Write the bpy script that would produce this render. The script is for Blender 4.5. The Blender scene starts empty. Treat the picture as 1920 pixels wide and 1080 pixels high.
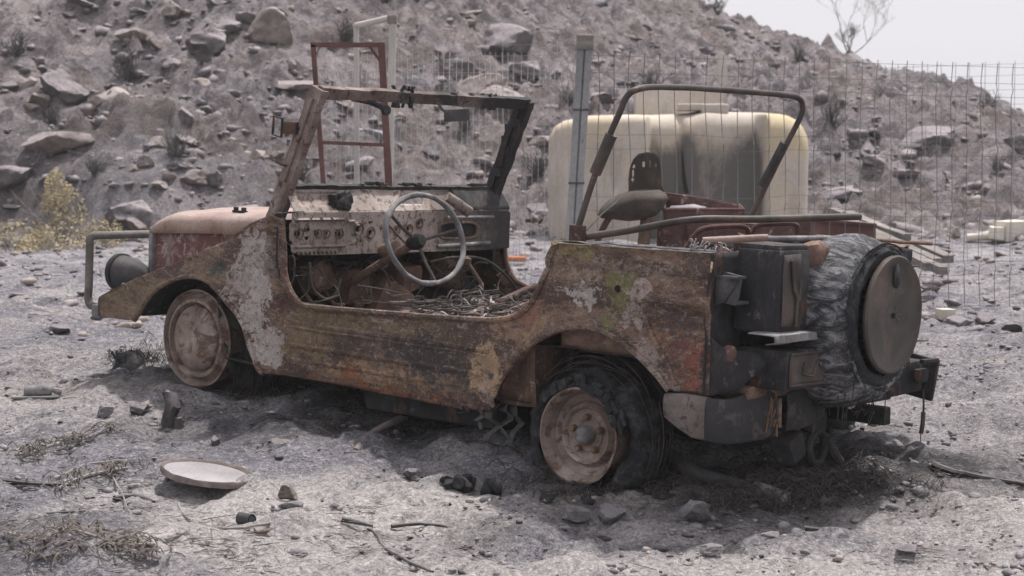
import bpy, bmesh, math, random
import numpy as np
from mathutils import Vector, Matrix, noise as mnoise
from mathutils.bvhtree import BVHTree
random.seed(7)
SC = bpy.context.scene
COL = SC.collection
# ------------------------------------------------------------------ camera
F = 3752.0; PITCH = 0.075; CAMZ = 1.186
cd = bpy.data.cameras.new("camera"); cam = bpy.data.objects.new("camera", cd); COL.objects.link(cam)
cd.sensor_width = 36.0; cd.lens = F / 1920 * 36.0; cd.clip_start = 0.1; cd.clip_end = 2000
cam.location = (0, 0, CAMZ); cam.rotation_euler = (math.pi / 2 - PITCH, 0, 0)
cd.dof.use_dof = True; cd.dof.focus_distance = 7.3; cd.dof.aperture_fstop = 6.5
SC.camera = cam
# ------------------------------------------------------------------ sky and sun
SUN_EL = math.radians(66); SUN_AZ = math.radians(32)      # azimuth from +Y (view direction) towards +X
w = bpy.data.worlds.new("World"); SC.world = w; w.use_nodes = True
nt = w.node_tree; nt.nodes.clear()
wo = nt.nodes.new("ShaderNodeOutputWorld"); bg = nt.nodes.new("ShaderNodeBackground")
sk = nt.nodes.new("ShaderNodeTexSky"); sk.sky_type = 'NISHITA'; sk.sun_disc = False
sk.sun_elevation = SUN_EL; sk.sun_rotation = SUN_AZ; sk.air_density = 1.0; sk.dust_density = 7.0; sk.ozone_density = 1.0
hs = nt.nodes.new("ShaderNodeHueSaturation"); hs.inputs['Saturation'].default_value = 0.22
hs.inputs['Value'].default_value = 1.0
mxs = nt.nodes.new("ShaderNodeMixRGB"); mxs.inputs[0].default_value = 0.62; mxs.inputs[2].default_value = (9.65, 9.45, 10.0, 1)
nt.links.new(sk.outputs[0], hs.inputs['Color']); nt.links.new(hs.outputs[0], mxs.inputs[1])
nt.links.new(mxs.outputs[0], bg.inputs[0]); nt.links.new(bg.outputs[0], wo.inputs[0])
bg.inputs[1].default_value = 0.093
sd = bpy.data.lights.new("sun", 'SUN'); sun = bpy.data.objects.new("sun", sd); COL.objects.link(sun)
sd.energy = 4.0; sd.angle = math.radians(2.2); sd.color = (1.0, 0.955, 0.91)
sv = Vector((math.sin(SUN_AZ) * math.cos(SUN_EL), math.cos(SUN_AZ) * math.cos(SUN_EL), math.sin(SUN_EL)))
sun.rotation_euler = sv.to_track_quat('Z', 'Y').to_euler(); sun.location = (5, 20, 20)
SC.view_settings.view_transform = 'Standard'; SC.view_settings.look = 'None'
SC.view_settings.exposure = 0.42; SC.view_settings.gamma = 1.0
try: SC.cycles.use_denoising = True
except Exception: pass
SC.cycles.max_bounces = 6
# ------------------------------------------------------------------ coordinates of the vehicle
YAW = -0.6956; JR = -0.0219; JP = 0.0285
RJ = (Matrix.Rotation(YAW, 3, 'Z') @ Matrix.Rotation(JR, 3, 'X') @ Matrix.Rotation(JP, 3, 'Y'))
TJ = Vector((-1.296, 8.215, -1.186))           # relative to camera
def ray(px, py):
    d = Vector(((px - 960) / F, 1, (540 - py) / F)); c, s = math.cos(PITCH), math.sin(PITCH)
    return Vector((d.x, d.y * c + d.z * s, -d.y * s + d.z * c))
def J(px, py, ax, val):
    """point in vehicle coordinates seen at a photo pixel, on the plane axis ax = val"""
    o = RJ.transposed() @ (-TJ); d = RJ.transposed() @ ray(px, py)
    return o + d * ((val - o[ax]) / d[ax])
def W(px, py, D):
    r = ray(px, py); return Vector((0, 0, CAMZ)) + r * (D / r.y)
# ------------------------------------------------------------------ numpy noise
def _hash(ix, iy, seed):
    h = (ix.astype(np.int64) * 374761393 + iy.astype(np.int64) * 668265263 + seed * 1442695041) & 0xffffffff
    h = ((h ^ (h >> 13)) * 1274126177) & 0xffffffff
    h = (h ^ (h >> 16)) & 0xffffffff
    return h / 4294967295.0
def vnoise(x, y, seed=0):
    x = np.asarray(x, float); y = np.asarray(y, float)
    ix = np.floor(x); iy = np.floor(y); fx = x - ix; fy = y - iy
    u = fx * fx * fx * (fx * (fx * 6 - 15) + 10); v = fy * fy * fy * (fy * (fy * 6 - 15) + 10)
    a = _hash(ix, iy, seed); b = _hash(ix + 1, iy, seed); c = _hash(ix, iy + 1, seed); d = _hash(ix + 1, iy + 1, seed)
    return (a + (b - a) * u + (c - a) * v + (a - b - c + d) * u * v) * 2 - 1
def fbm(x, y, sc, oct=4, seed=0, gain=.5):
    r = 0; a = 1; c, s = math.cos(.6), math.sin(.6)
    x = np.asarray(x, float) / sc; y = np.asarray(y, float) / sc
    for i in range(oct):
        r = r + a * vnoise(x, y, seed + i * 17); x, y = (c * x - s * y) * 2.03 + 11.3, (s * x + c * y) * 2.03 + 7.1; a *= gain
    return r
def sstep(a, b, x):
    t = np.clip((np.asarray(x, float) - a) / (b - a), 0, 1); return t * t * (3 - 2 * t)
# ------------------------------------------------------------------ terrain height
def ridge(X):
    return 3.12 - 0.372 * (X - 3.0)
def ground(X, Y):
    X = np.asarray(X, float); Y = np.asarray(Y, float)
    z = -0.03 + 0.105 * (np.clip(Y, 4.5, 8.6) - 6.95) + 0.09 * sstep(8.6, 20, Y)
    flat = 1 - sstep(19, 22, Y)
    near = sstep(4, 6, Y) * 0 + 1
    z = z + flat * (0.035 * fbm(X, Y, 1.3, 3, 5) + 0.029 * fbm(X, Y, .33, 4, 9))
    # heaped ash round the wheels and a low bank at the front wheel
    z = z + .035 * np.exp(-(((X + .95) / .5) ** 2 + ((Y - 7.65) / .28) ** 2))
    z = z + .035 * np.exp(-(((X - .30) / .42) ** 2 + ((Y - 6.80) / .16) ** 2)) + .05 * np.exp(-(((X + .85) / .25) ** 2 + ((Y - 8.05) / .2) ** 2))
    Yb = 20.0 - 1.2 * sstep(2, -6, X) + 0.6 * fbm(X, 0 * X, 3.0, 2, 31)
    Rr = np.clip(ridge(X), -.4, 9) + 0.10 * fbm(X, Y, 1.7, 3, 55)
    t = np.clip((Y - Yb) / (33 - Yb), 0, None)
    h = np.where(t < 1, Rr * (0.12 * np.sin(t * np.pi) + t), Rr * 1.0 - (t - 1) * 13 * .33)
    up = sstep(0, .08, t)
    h = np.where(t <= 0, 0, h)
    h = np.where((t > 1.15), np.maximum(h, -2.0), h)
    rough = 0.18 * fbm(X, Y, 2.4, 4, 71) + 0.07 * fbm(X, Y, .8, 4, 77) + 0.10 * np.maximum(0, fbm(X, Y, .55, 3, 83) - .25)
    z = z + h + up * rough
    # small eroded bank at the foot of the hill, left
    z = z + 0.30 * sstep(-2.5, -4, X) * sstep(Yb - .1, Yb + .5, Y) * (1 - sstep(Yb + .5, Yb + 3, Y))
    return z
def gz(x, y): return float(ground(x, y))
def Wg(px, py, dmin=4.5, dmax=45):
    """point of the terrain seen at a photo pixel"""
    r = ray(px, py); D = np.arange(dmin, dmax, .02)
    x = r.x / r.y * D; z = CAMZ + r.z / r.y * D
    g = ground(x, D); k = np.argmax(g >= z)
    if g[k] < z[k]: k = len(D) - 1
    return Vector((x[k], D[k], g[k]))
# ------------------------------------------------------------------ node helpers
def newmat(name):
    m = bpy.data.materials.new(name); m.use_nodes = True; n = m.node_tree
    p = n.nodes['Principled BSDF']; return m, n, p
class NB:
    def __init__(s, n):
        s.n = n; s.tc = n.nodes.new("ShaderNodeTexCoord"); s.co = s.tc.outputs['Object']
    def link(s, a, b): s.n.links.new(a, b)
    def mapping(s, scale=(1, 1, 1), loc=(0, 0, 0), src=None):
        m = s.n.nodes.new("ShaderNodeMapping"); m.inputs['Scale'].default_value = scale; m.inputs['Location'].default_value = loc
        s.link(src or s.co, m.inputs[0]); return m.outputs[0]
    def noise(s, scale, detail=6, rough=.6, dist=0, src=None, color=False):
        t = s.n.nodes.new("ShaderNodeTexNoise"); t.inputs['Scale'].default_value = scale; t.inputs['Detail'].default_value = detail
        t.inputs['Roughness'].default_value = rough; t.inputs['Distortion'].default_value = dist
        s.link(src or s.co, t.inputs['Vector']); return t.outputs['Color' if color else 'Fac']
    def voro(s, scale, src=None, feat='F1'):
        t = s.n.nodes.new("ShaderNodeTexVoronoi"); t.inputs['Scale'].default_value = scale; t.feature = feat
        s.link(src or s.co, t.inputs['Vector']); return t.outputs['Distance']
    def ramp(s, fac, stops, interp='LINEAR'):
        r = s.n.nodes.new("ShaderNodeValToRGB"); r.color_ramp.interpolation = interp; e = r.color_ramp.elements
        while len(e) < len(stops): e.new(.5)
        for el, (p, c) in zip(e, stops): el.position = p; el.color = (c, c, c, 1) if isinstance(c, (int, float)) else (*c, 1)
        s.link(fac, r.inputs[0]); return r.outputs[0]
    def mix(s, fac, a, b, blend='MIX'):
        m = s.n.nodes.new("ShaderNodeMixRGB"); m.blend_type = blend
        for i, v in ((0, fac), (1, a), (2, b)):
            if hasattr(v, 'links') or hasattr(v, 'is_linked'): s.link(v, m.inputs[i])
            elif i == 0: m.inputs[0].default_value = v
            else: m.inputs[i].default_value = (*v, 1) if not isinstance(v, (int, float)) else (v, v, v, 1)
        return m.outputs[0]
    def math(s, op, a, b=0.0, c=None, clamp=False):
        m = s.n.nodes.new("ShaderNodeMath"); m.operation = op; m.use_clamp = clamp
        for i, v in enumerate((a, b) if c is None else (a, b, c)):
            if isinstance(v, (int, float)): m.inputs[i].default_value = v
            else: s.link(v, m.inputs[i])
        return m.outputs[0]
    def vmath(s, op, a, b):
        m = s.n.nodes.new("ShaderNodeVectorMath"); m.operation = op
        for i, v in enumerate((a, b)):
            if isinstance(v, tuple): m.inputs[i].default_value = v
            else: s.link(v, m.inputs[i])
        return m
    def attr(s, name):
        a = s.n.nodes.new("ShaderNodeAttribute"); a.attribute_name = name; return a.outputs['Fac']
    def bump(s, p, h, strength=.5, dist=.01):
        b = s.n.nodes.new("ShaderNodeBump"); b.inputs['Strength'].default_value = strength; b.inputs['Distance'].default_value = dist
        s.link(h, b.inputs['Height']); s.link(b.outputs[0], p.inputs['Normal'])
def dusty(nb, col, amount, dustcol=(.36, .32, .335), lo=.15, hi=.75):
    """ash that has settled on upward faces"""
    g = nb.n.nodes.new("ShaderNodeNewGeometry"); sp = nb.n.nodes.new("ShaderNodeSeparateXYZ"); nb.link(g.outputs['Normal'], sp.inputs[0])
    up = nb.math('SMOOTH_MAX', sp.outputs[2], 0.0, .1)
    nz = nb.noise(9, 6, .7)
    f = nb.math('MULTIPLY', nb.ramp(up, [(lo, 0.0), (hi, 1.0)]), nb.ramp(nz, [(.3, .2), (.65, 1.0)]))
    f = nb.math('MULTIPLY', f, amount)
    return nb.mix(f, col, dustcol)
def mottled(name, stops, scale=5, detail=9, rough=.75, bump=.5, bd=.006, stretch=(1, 1, 1), speck=None, speck2=None, roughness=.85, dust=0, dist=.3, metal=0, loc=(0, 0, 0), contrast=None, soot=None):
    m, n, p = newmat(name); nb = NB(n)
    co = nb.mapping(stretch, loc)
    f = nb.noise(scale, detail, rough, dist, co)
    c = nb.ramp(f, stops)
    big = nb.noise(scale * .23, 3, .5, 0, co)
    c = nb.mix(1.0, c, nb.ramp(big, [(.3, .72), (.7, 1.25)]), 'MULTIPLY')
    for sp in (speck, speck2):
        if sp:
            col, sc, th, soft, am = sp
            f2 = nb.noise(sc, 8, .72, .5, nb.mapping(stretch, (3.1, 1.7, .3)))
            k = nb.ramp(f2, [(th, 0.0), (min(1, th + soft), am)])
            c = nb.mix(k, c, col)
    if soot:            # soot licked over one part of the piece: stops along vehicle y, edges broken by noise
        sp_ = n.nodes.new('ShaderNodeSeparateXYZ'); nb.link(nb.co, sp_.inputs[0])
        yy = nb.math('ADD', sp_.outputs[1], nb.math('MULTIPLY', nb.math('SUBTRACT', nb.noise(9, 8, .75, .5, nb.mapping((1, 1, 1), (5, 5, 5))), .5), .45))
        c = nb.mix(nb.ramp(nb.math('DIVIDE', yy, 1.6), [(a_ / 1.6, b_) for a_, b_ in soot]), c, (.028, .027, .028))
    if dust: c = dusty(nb, c, dust)
    fine = nb.noise(scale * 22, 4, .7)
    c = nb.mix(1.0, c, nb.ramp(fine, [(.25, .8), (.75, 1.2)]), 'MULTIPLY')
    nb.link(c, p.inputs['Base Color']); p.inputs['Roughness'].default_value = roughness; p.inputs['Metallic'].default_value = metal
    p.inputs['Specular IOR Level'].default_value = .25
    h = nb.math('ADD', f, nb.math('MULTIPLY', fine, .35))
    nb.bump(p, h, bump, bd)
    return m
# ------------------------------------------------------------------ materials
def body_material(name, blobs, green=True):
    """burnt sheet metal: rust browns, ochre, soot and bare ash-white primer; blobs = patches at places on the skin (vehicle coords)"""
    m, n, p = newmat(name); nb = NB(n)
    st = nb.mapping((1, 1, 2.6))
    f = nb.noise(4.6, 12, .80, .8, st)
    c = nb.ramp(f, [(.30, (.055, .036, .03)), (.40, (.12, .073, .053)), (.47, (.21, .135, .095)), (.52, (.13, .088, .072)), (.58, (.27, .195, .14)), (.66, (.17, .115, .085)), (.76, (.30, .24, .19))])
    stk = nb.noise(3.0, 10, .8, .5, nb.mapping((1.1, 1, 3.6), (2, 2, 2)))
    c = nb.mix(nb.ramp(stk, [(.46, 0.0), (.53, .85)]), c, (.062, .040, .036))
    stk2 = nb.noise(6.0, 10, .82, .6, nb.mapping((1.0, 1, 3.5), (7, 2, 5)))
    c = nb.mix(nb.ramp(stk2, [(.56, 0.0), (.61, .7)]), c, (.30, .23, .17))
    warp = nb.noise(5.5, 5, .65, .3, color=True)
    w1 = nb.vmath('SUBTRACT', warp, (.5, .5, .5)).outputs[0]
    wsc = n.nodes.new("ShaderNodeVectorMath"); wsc.operation = 'SCALE'; nb.link(w1, wsc.inputs[0]); wsc.inputs['Scale'].default_value = .30
    fw = nb.noise(38, 5, .7, 0, color=True)
    w2 = nb.vmath('SUBTRACT', fw, (.5, .5, .5)).outputs[0]
    wsc2 = n.nodes.new("ShaderNodeVectorMath"); wsc2.operation = 'SCALE'; nb.link(w2, wsc2.inputs[0]); wsc2.inputs['Scale'].default_value = .17
    co = nb.vmath('ADD', nb.vmath('ADD', nb.co, wsc.outputs[0]).outputs[0], wsc2.outputs[0]).outputs[0]
    brkn = nb.noise(15, 9, .82, .6, nb.mapping((1, 1, 1.6), (4, 2, 1))); brk = nb.ramp(brkn, [(.42, .10), (.50, 1.0)]); brk2 = nb.ramp(brkn, [(.38, .40), (.44, 1.0)])
    var = nb.ramp(nb.noise(20, 6, .7), [(.3, .7), (.7, 1.25)])
    for (x, z, rx, rz, col, amt, soft) in blobs:
        mp = nb.mapping((1 / rx, 0, 1 / rz), (-x / rx, 0, -z / rz), co)
        ln = n.nodes.new("ShaderNodeVectorMath"); ln.operation = 'LENGTH'; nb.link(mp, ln.inputs[0])
        k = nb.ramp(ln.outputs['Value'], [(.0, amt), (.72 - .30 * soft, amt), (.74, 0.0)])
        c = nb.mix(nb.math('MULTIPLY', k, brk if amt < .9 else brk2), c, nb.mix(1.0, col, var, 'MULTIPLY'))
    # flaking: pale and dark chips
    ch = nb.noise(26, 9, .78, .8, nb.mapping((1, 1, 1.7)))
    c = nb.mix(nb.ramp(ch, [(.56, 0.0), (.62, .6)]), c, (.35, .29, .255))
    ch2 = nb.noise(19, 9, .75, .5, nb.mapping((1, 1, 2.2), (4, 2, 1)))
    c = nb.mix(nb.ramp(ch2, [(.56, 0.0), (.63, .75)]), c, (.055, .042, .039))
    ch3 = nb.noise(9, 8, .75, .5, nb.mapping((1, 1, 1.4), (9, 5, 3)))
    c = nb.mix(nb.ramp(ch3, [(.63, 0.0), (.70, .6)]), c, (.21, .075, .045))
    pit = nb.noise(48, 6, .8, .4)
    c = nb.mix(nb.ramp(pit, [(.57, 0.0), (.61, .7)]), c, (.045, .032, .028))
    pit2 = nb.noise(62, 6, .8, .4, nb.mapping((1, 1, 1), (3, 3, 3)))
    c = nb.mix(nb.ramp(pit2, [(.58, 0.0), (.62, .6)]), c, (.36, .30, .26))
    fine = nb.noise(150, 4, .7)
    c = nb.mix(1.0, c, nb.ramp(fine, [(.25, .70), (.75, 1.30)]), 'MULTIPLY')
    nb.link(c, p.inputs['Base Color']); p.inputs['Roughness'].default_value = .8; p.inputs['Specular IOR Level'].default_value = .25
    h = nb.math('ADD', nb.math('ADD', f, nb.math('MULTIPLY', fine, .25)), nb.math('MULTIPLY', nb.math('ADD', ch, pit), .8))
    nb.bump(p, h, .8, .008)
    return m
PALE = (.40, .35, .335); LIP = (.36, .30, .275); OCH = (.15, .108, .062); DK = (.055, .047, .046); RED = (.21, .085, .057); TAN = (.36, .25, .16); GRN = (.15, .145, .06)
near_blobs = [
    (-.35, .50, .42, .16, (.165, .125, .08), .8, .6), (.02, .64, .22, .09, (.20, .15, .10), .6, .6),
    (.30, .72, .13, .16, PALE, .85, .3), (.34, .55, .11, .20, PALE, .95, .25), (.41, .36, .14, .12, PALE, .95, .25), (.22, .60, .09, .12, PALE, .75, .3),
    (.10, .68, .045, .05, (.05, .06, .065), .9, .2), (.38, .72, .05, .08, (.17, .14, .14), .8, .3),
    (.52, .62, .06, .16, (.09, .045, .035), .8, .4),
    (.75, .50, .35, .07, OCH, .8, .5), (.62, .40, .25, .10, (.21, .15, .08), .7, .5), (1.25, .50, .30, .06, (.13, .10, .06), .6, .5),
    (1.25, .41, .32, .10, DK, .9, .35), (1.45, .35, .22, .10, DK, .8, .35), (.90, .42, .18, .06, (.075, .055, .052), .7, .4),
    (1.05, .315, .55, .028, (.33, .21, .12), .8, .5), (1.0, .268, .6, .022, (.25, .10, .045), .9, .5), (1.28, .30, .26, .025, (.10, .075, .07), .85, .4),
    (1.57, .38, .11, .16, TAN, .95, .25), (1.60, .28, .05, .05, (.34, .28, .24), .8, .3),
    (1.70, .57, .14, .11, (.30, .20, .13), .75, .3), (1.72, .60, .08, .06, (.22, .10, .07), .7, .3),
    (1.93, .845, .13, .06, (.24, .20, .08), .7, .5), (2.15, .86, .30, .05, (.17, .115, .075), .7, .5), (2.1, .775, .45, .035, (.36, .30, .26), .5, .6),
    (1.97, .695, .12, .055, (.40, .37, .35), .95, .3), (2.15, .70, .09, .10, GRN, .85, .3), (2.13, .58, .05, .05, (.13, .16, .05), .8, .3),
    (2.21, .67, .06, .09, LIP, .85, .3), (2.30, .52, .07, .13, LIP, .7, .4),
    (2.40, .63, .10, .10, (.085, .06, .06), .8, .4), (2.46, .48, .055, .16, RED, .95, .35), (2.33, .60, .05, .06, (.24, .12, .06), .7, .4), (2.40, .57, .04, .05, (.20, .075, .07), .8, .3),
    (2.36, .42, .08, .06, (.24, .20, .19), .8, .4), (2.44, .85, .08, .05, (.11, .085, .08), .8, .4),
]
M = {}
M['body'] = body_material('burnt_body_metal', near_blobs)
M['topbar'] = mottled('sooted_top_bar', [(.3, (.075, .052, .045)), (.5, (.17, .13, .115)), (.7, (.28, .24, .22))], 9, speck=((.07, .04, .033), 22, .55, .05, .9), soot=[(.0, .1), (.55, .15), (.62, .9), (.68, .2), (.80, .25), (.86, .95), (.93, .9), (.98, .25), (1.06, .3), (1.14, .98), (1.5, 1.0)])
M['rust'] = mottled('rust_brown', [(.3, (.05, .034, .03)), (.45, (.105, .068, .053)), (.55, (.165, .105, .08)), (.7, (.25, .19, .15))], 7, speck=((.34, .29, .27), 18, .58, .06, .7))
M['dashm'] = mottled('pale_scorched_metal', [(.3, (.22, .175, .155)), (.5, (.32, .27, .245)), (.7, (.42, .375, .35))], 7, speck=((.12, .078, .062), 34, .53, .05, .85), speck2=((.05, .035, .033), 13, .59, .05, .85), soot=[(.0, .0), (.9, .05), (1.15, .55), (1.35, .95)])
M['postm'] = mottled('scorched_brown_post', [(.3, (.075, .052, .045)), (.5, (.17, .13, .115)), (.7, (.28, .24, .22))], 9, speck=((.07, .04, .033), 22, .55, .05, .9))
M['barm'] = mottled('scorched_bar_metal', [(.3, (.085, .078, .072)), (.5, (.14, .13, .122)), (.7, (.22, .205, .195))], 12, speck=((.10, .06, .045), 12, .57, .06, .7))
M['winge'] = mottled('pale_bumper_wing', [(.3, (.10, .082, .075)), (.5, (.17, .145, .135)), (.7, (.26, .23, .215))], 7, speck=((.06, .045, .04), 26, .55, .05, .85))
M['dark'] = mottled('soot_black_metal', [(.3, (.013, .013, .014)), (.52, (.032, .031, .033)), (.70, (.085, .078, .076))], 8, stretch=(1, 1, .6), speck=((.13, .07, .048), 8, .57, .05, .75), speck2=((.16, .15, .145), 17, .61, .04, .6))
M['bumper'] = mottled('burnt_bumper_metal', [(.3, (.035, .036, .038)), (.5, (.065, .064, .066)), (.7, (.12, .115, .115))], 5, speck=((.27, .235, .225), 11, .56, .05, .75), speck2=((.13, .075, .055), 7, .60, .06, .7), soot=[(.0, .72), (1.5, .72)])
M['darkgrey'] = mottled('dark_grey_metal', [(.3, (.035, .036, .038)), (.5, (.065, .064, .066)), (.7, (.13, .12, .12))], 6, speck=((.16, .08, .05), 9, .62, .08, .5))
M['greymet'] = mottled('ash_grey_metal', [(.3, (.085, .083, .086)), (.5, (.165, .16, .165)), (.7, (.30, .29, .288))], 17, speck2=((.04, .038, .038), 30, .60, .05, .7), speck=((.10, .07, .06), 26, .6, .06, .6))
M['redrust'] = mottled('red_oxide_metal', [(.3, (.04, .027, .025)), (.5, (.082, .045, .041)), (.7, (.15, .092, .082))], 6, speck=((.30, .24, .22), 17, .58, .06, .8))
M['dullred'] = mottled('dull_red_steel', [(.3, (.085, .045, .041)), (.5, (.125, .066, .06)), (.7, (.18, .105, .095))], 5, dust=.3)
M['hoodm'] = mottled('hood_pale_rust', [(.3, (.22, .14, .11)), (.5, (.33, .24, .20)), (.7, (.43, .36, .32))], 4, stretch=(1, 1, 2), speck=((.16, .05, .04), 9, .60, .08, .7), dust=.35, dist=.5)
M['hoodside'] = mottled('hood_side_red', [(.35, (.10, .045, .043)), (.5, (.155, .075, .07)), (.6, (.26, .215, .21))], 9, speck=((.34, .30, .29), 14, .55, .04, .9), speck2=((.05, .04, .042), 8, .58, .05, .8))
M['wheelm'] = mottled('wheel_pale_rust', [(.3, (.14, .10, .082)), (.5, (.235, .185, .158)), (.7, (.34, .295, .27))], 11, speck=((.105, .06, .045), 11, .52, .06, .85), speck2=((.07, .05, .045), 30, .62, .05, .7))
M['hubm'] = mottled('hub_ochre', [(.3, (.10, .055, .035)), (.5, (.17, .10, .06)), (.7, (.25, .17, .11))], 14)
M['char'] = mottled('charred_rubber', [(.3, (.014, .014, .015)), (.5, (.034, .034, .037)), (.68, (.10, .10, .105))], 22, bump=1, bd=.012, stretch=(1, 1, 1), speck=((.22, .22, .23), 45, .60, .08, .5))
M['tyreash'] = mottled('ashed_rubber', [(.36, (.022, .022, .024)), (.47, (.075, .075, .08)), (.56, (.22, .22, .235)), (.68, (.42, .42, .44))], 15, bump=1, bd=.012, stretch=(.55, 1.7, 1.7), speck=((.03, .03, .032), 22, .55, .06, .85), dist=1.2)
M['seatm'] = mottled('burnt_seat_steel', [(.3, (.03, .025, .022)), (.5, (.06, .049, .042)), (.7, (.11, .088, .075))], 7)
M['cover'] = mottled('spare_cover_metal', [(.3, (.035, .031, .029)), (.5, (.065, .055, .05)), (.7, (.12, .09, .078))], 5, dist=.8, rough=.6, speck=((.19, .11, .08), 5, .58, .12, .6), roughness=.55, bump=.25)
M['wire'] = mottled('burnt_wire', [(.3, (.035, .03, .029)), (.6, (.085, .075, .07))], 20)
M['springm'] = mottled('burnt_spring_wire', [(.3, (.045, .038, .035)), (.6, (.13, .112, .105))], 20)
M['wirelight'] = mottled('ash_covered_wire', [(.3, (.17, .155, .15)), (.6, (.30, .28, .27))], 20)
M['fence'] = mottled('galvanised_scorched', [(.3, (.13, .122, .125)), (.6, (.19, .178, .18))], 3)
M['fencelight'] = mottled('galvanised_pale', [(.3, (.33, .31, .31)), (.6, (.42, .39, .38))], 3)
M['post'] = mottled('galvanised_post', [(.3, (.17, .175, .18)), (.5, (.23, .235, .24)), (.7, (.30, .29, .28))], 3, stretch=(1, 1, .3))
M['whitetube'] = mottled('pale_tube', [(.3, (.33, .31, .30)), (.6, (.46, .44, .41))], 5, stretch=(1, 1, .4), speck=((.25, .17, .09), 6, .62, .08, .7))
M['wood'] = mottled('weathered_wood', [(.3, (.10, .09, .085)), (.5, (.18, .162, .152)), (.7, (.29, .262, .245))], 5, stretch=(.35, 3, 3), speck=((.06, .05, .05), 7, .60, .08, .8))
M['charwood'] = mottled('charred_wood', [(.3, (.02, .019, .02)), (.55, (.06, .056, .056)), (.75, (.17, .16, .16))], 18, bump=1, bd=.01, dust=.5)
M['twig'] = mottled('grey_twig', [(.3, (.15, .135, .13)), (.6, (.30, .28, .27))], 22)
M['darktwig'] = mottled('dark_twig', [(.3, (.035, .033, .034)), (.6, (.09, .085, .085))], 22, dust=.3)
M['log'] = mottled('tray_inside', [(.3, (.20, .188, .195)), (.6, (.28, .262, .268))], 4, bump=.2, speck=((.3, .25, .235), 7, .6, .1, .7))
M['logrim'] = mottled('tray_rim', [(.3, (.11, .09, .083)), (.6, (.24, .20, .185))], 25, bump=1)
M['orange'] = mottled('orange_pipe', [(.3, (.38, .13, .06)), (.6, (.48, .19, .10))], 6)
M['drygrass'] = mottled('dry_yellow_leaf', [(.3, (.25, .20, .115)), (.5, (.36, .30, .185)), (.7, (.45, .39, .28))], 4, bump=.2)
M['paleplastic'] = mottled('pale_debris', [(.3, (.45, .40, .33)), (.6, (.60, .56, .50))], 6)
M['hollow'] = mottled('painted_hollow_dark', [(.3, (.006, .006, .006)), (.7, (.014, .013, .013))], 8)  # near-black colour paints the shade inside holes and the tank split
# rocks
def rockmat(name, stops, dust, scale=4):
    return mottled(name, stops, scale, bump=.7, bd=.02, speck=((.30, .26, .25), 14, .60, .08, .5), dust=dust, roughness=.95)
M['rock'] = rockmat('brown_rock', [(.3, (.10, .083, .073)), (.5, (.165, .138, .12)), (.7, (.23, .195, .17))], .85)
M['rockdark'] = rockmat('scorched_rock', [(.3, (.065, .059, .062)), (.5, (.11, .10, .103)), (.7, (.17, .155, .157))], .85)
M['rocklight'] = rockmat('light_rock', [(.3, (.22, .185, .16)), (.5, (.31, .265, .23)), (.7, (.39, .34, .295))], .7)
M['rockgrey'] = rockmat('ash_grey_rock', [(.3, (.11, .11, .12)), (.5, (.17, .165, .175)), (.7, (.26, .25, .255))], .7, 10)
M['ashclod'] = mottled('ash_clod', [(.3, (.12, .115, .13)), (.5, (.24, .228, .24)), (.7, (.38, .36, .36))], 3, bump=.8, bd=.02)
def tank_material():
    m, n, p = newmat('scorched_tank_plastic'); nb = NB(n)
    f = nb.noise(1.6, 8, .65, .3)
    c = nb.ramp(f, [(.3, (.30, .255, .215)), (.5, (.40, .352, .305)), (.7, (.50, .455, .415))])
    y = nb.ramp(nb.noise(1.2, 5, .6, .4, nb.mapping((1, 1, 1), (3, 1, 2))), [(.50, 0.0), (.66, .4)])
    c = nb.mix(y, c, (.50, .41, .27))
    c = nb.mix(nb.math('MULTIPLY', nb.attr('yellow'), nb.ramp(nb.noise(3, 6, .7), [(.35, .45), (.6, 1.0)])), c, (.44, .365, .22))
    s = nb.attr('soot')
    nz = nb.noise(2.4, 8, .75, .6, nb.mapping((1, 1, .45)))
    k = nb.ramp(nb.math('ADD', s, nb.math('MULTIPLY', nb.math('SUBTRACT', nz, .5), 2.2)), [(.15, 0.0), (.80, .93)])
    c = nb.mix(k, c, (.085, .082, .078))
    fine = nb.noise(30, 4, .7)
    c = nb.mix(1.0, c, nb.ramp(fine, [(.25, .9), (.75, 1.1)]), 'MULTIPLY')
    nb.link(c, p.inputs['Base Color']); p.inputs['Roughness'].default_value = .75; p.inputs['Specular IOR Level'].default_value = .25
    nb.bump(p, f, .3, .02); return m
M['tank'] = tank_material()
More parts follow.
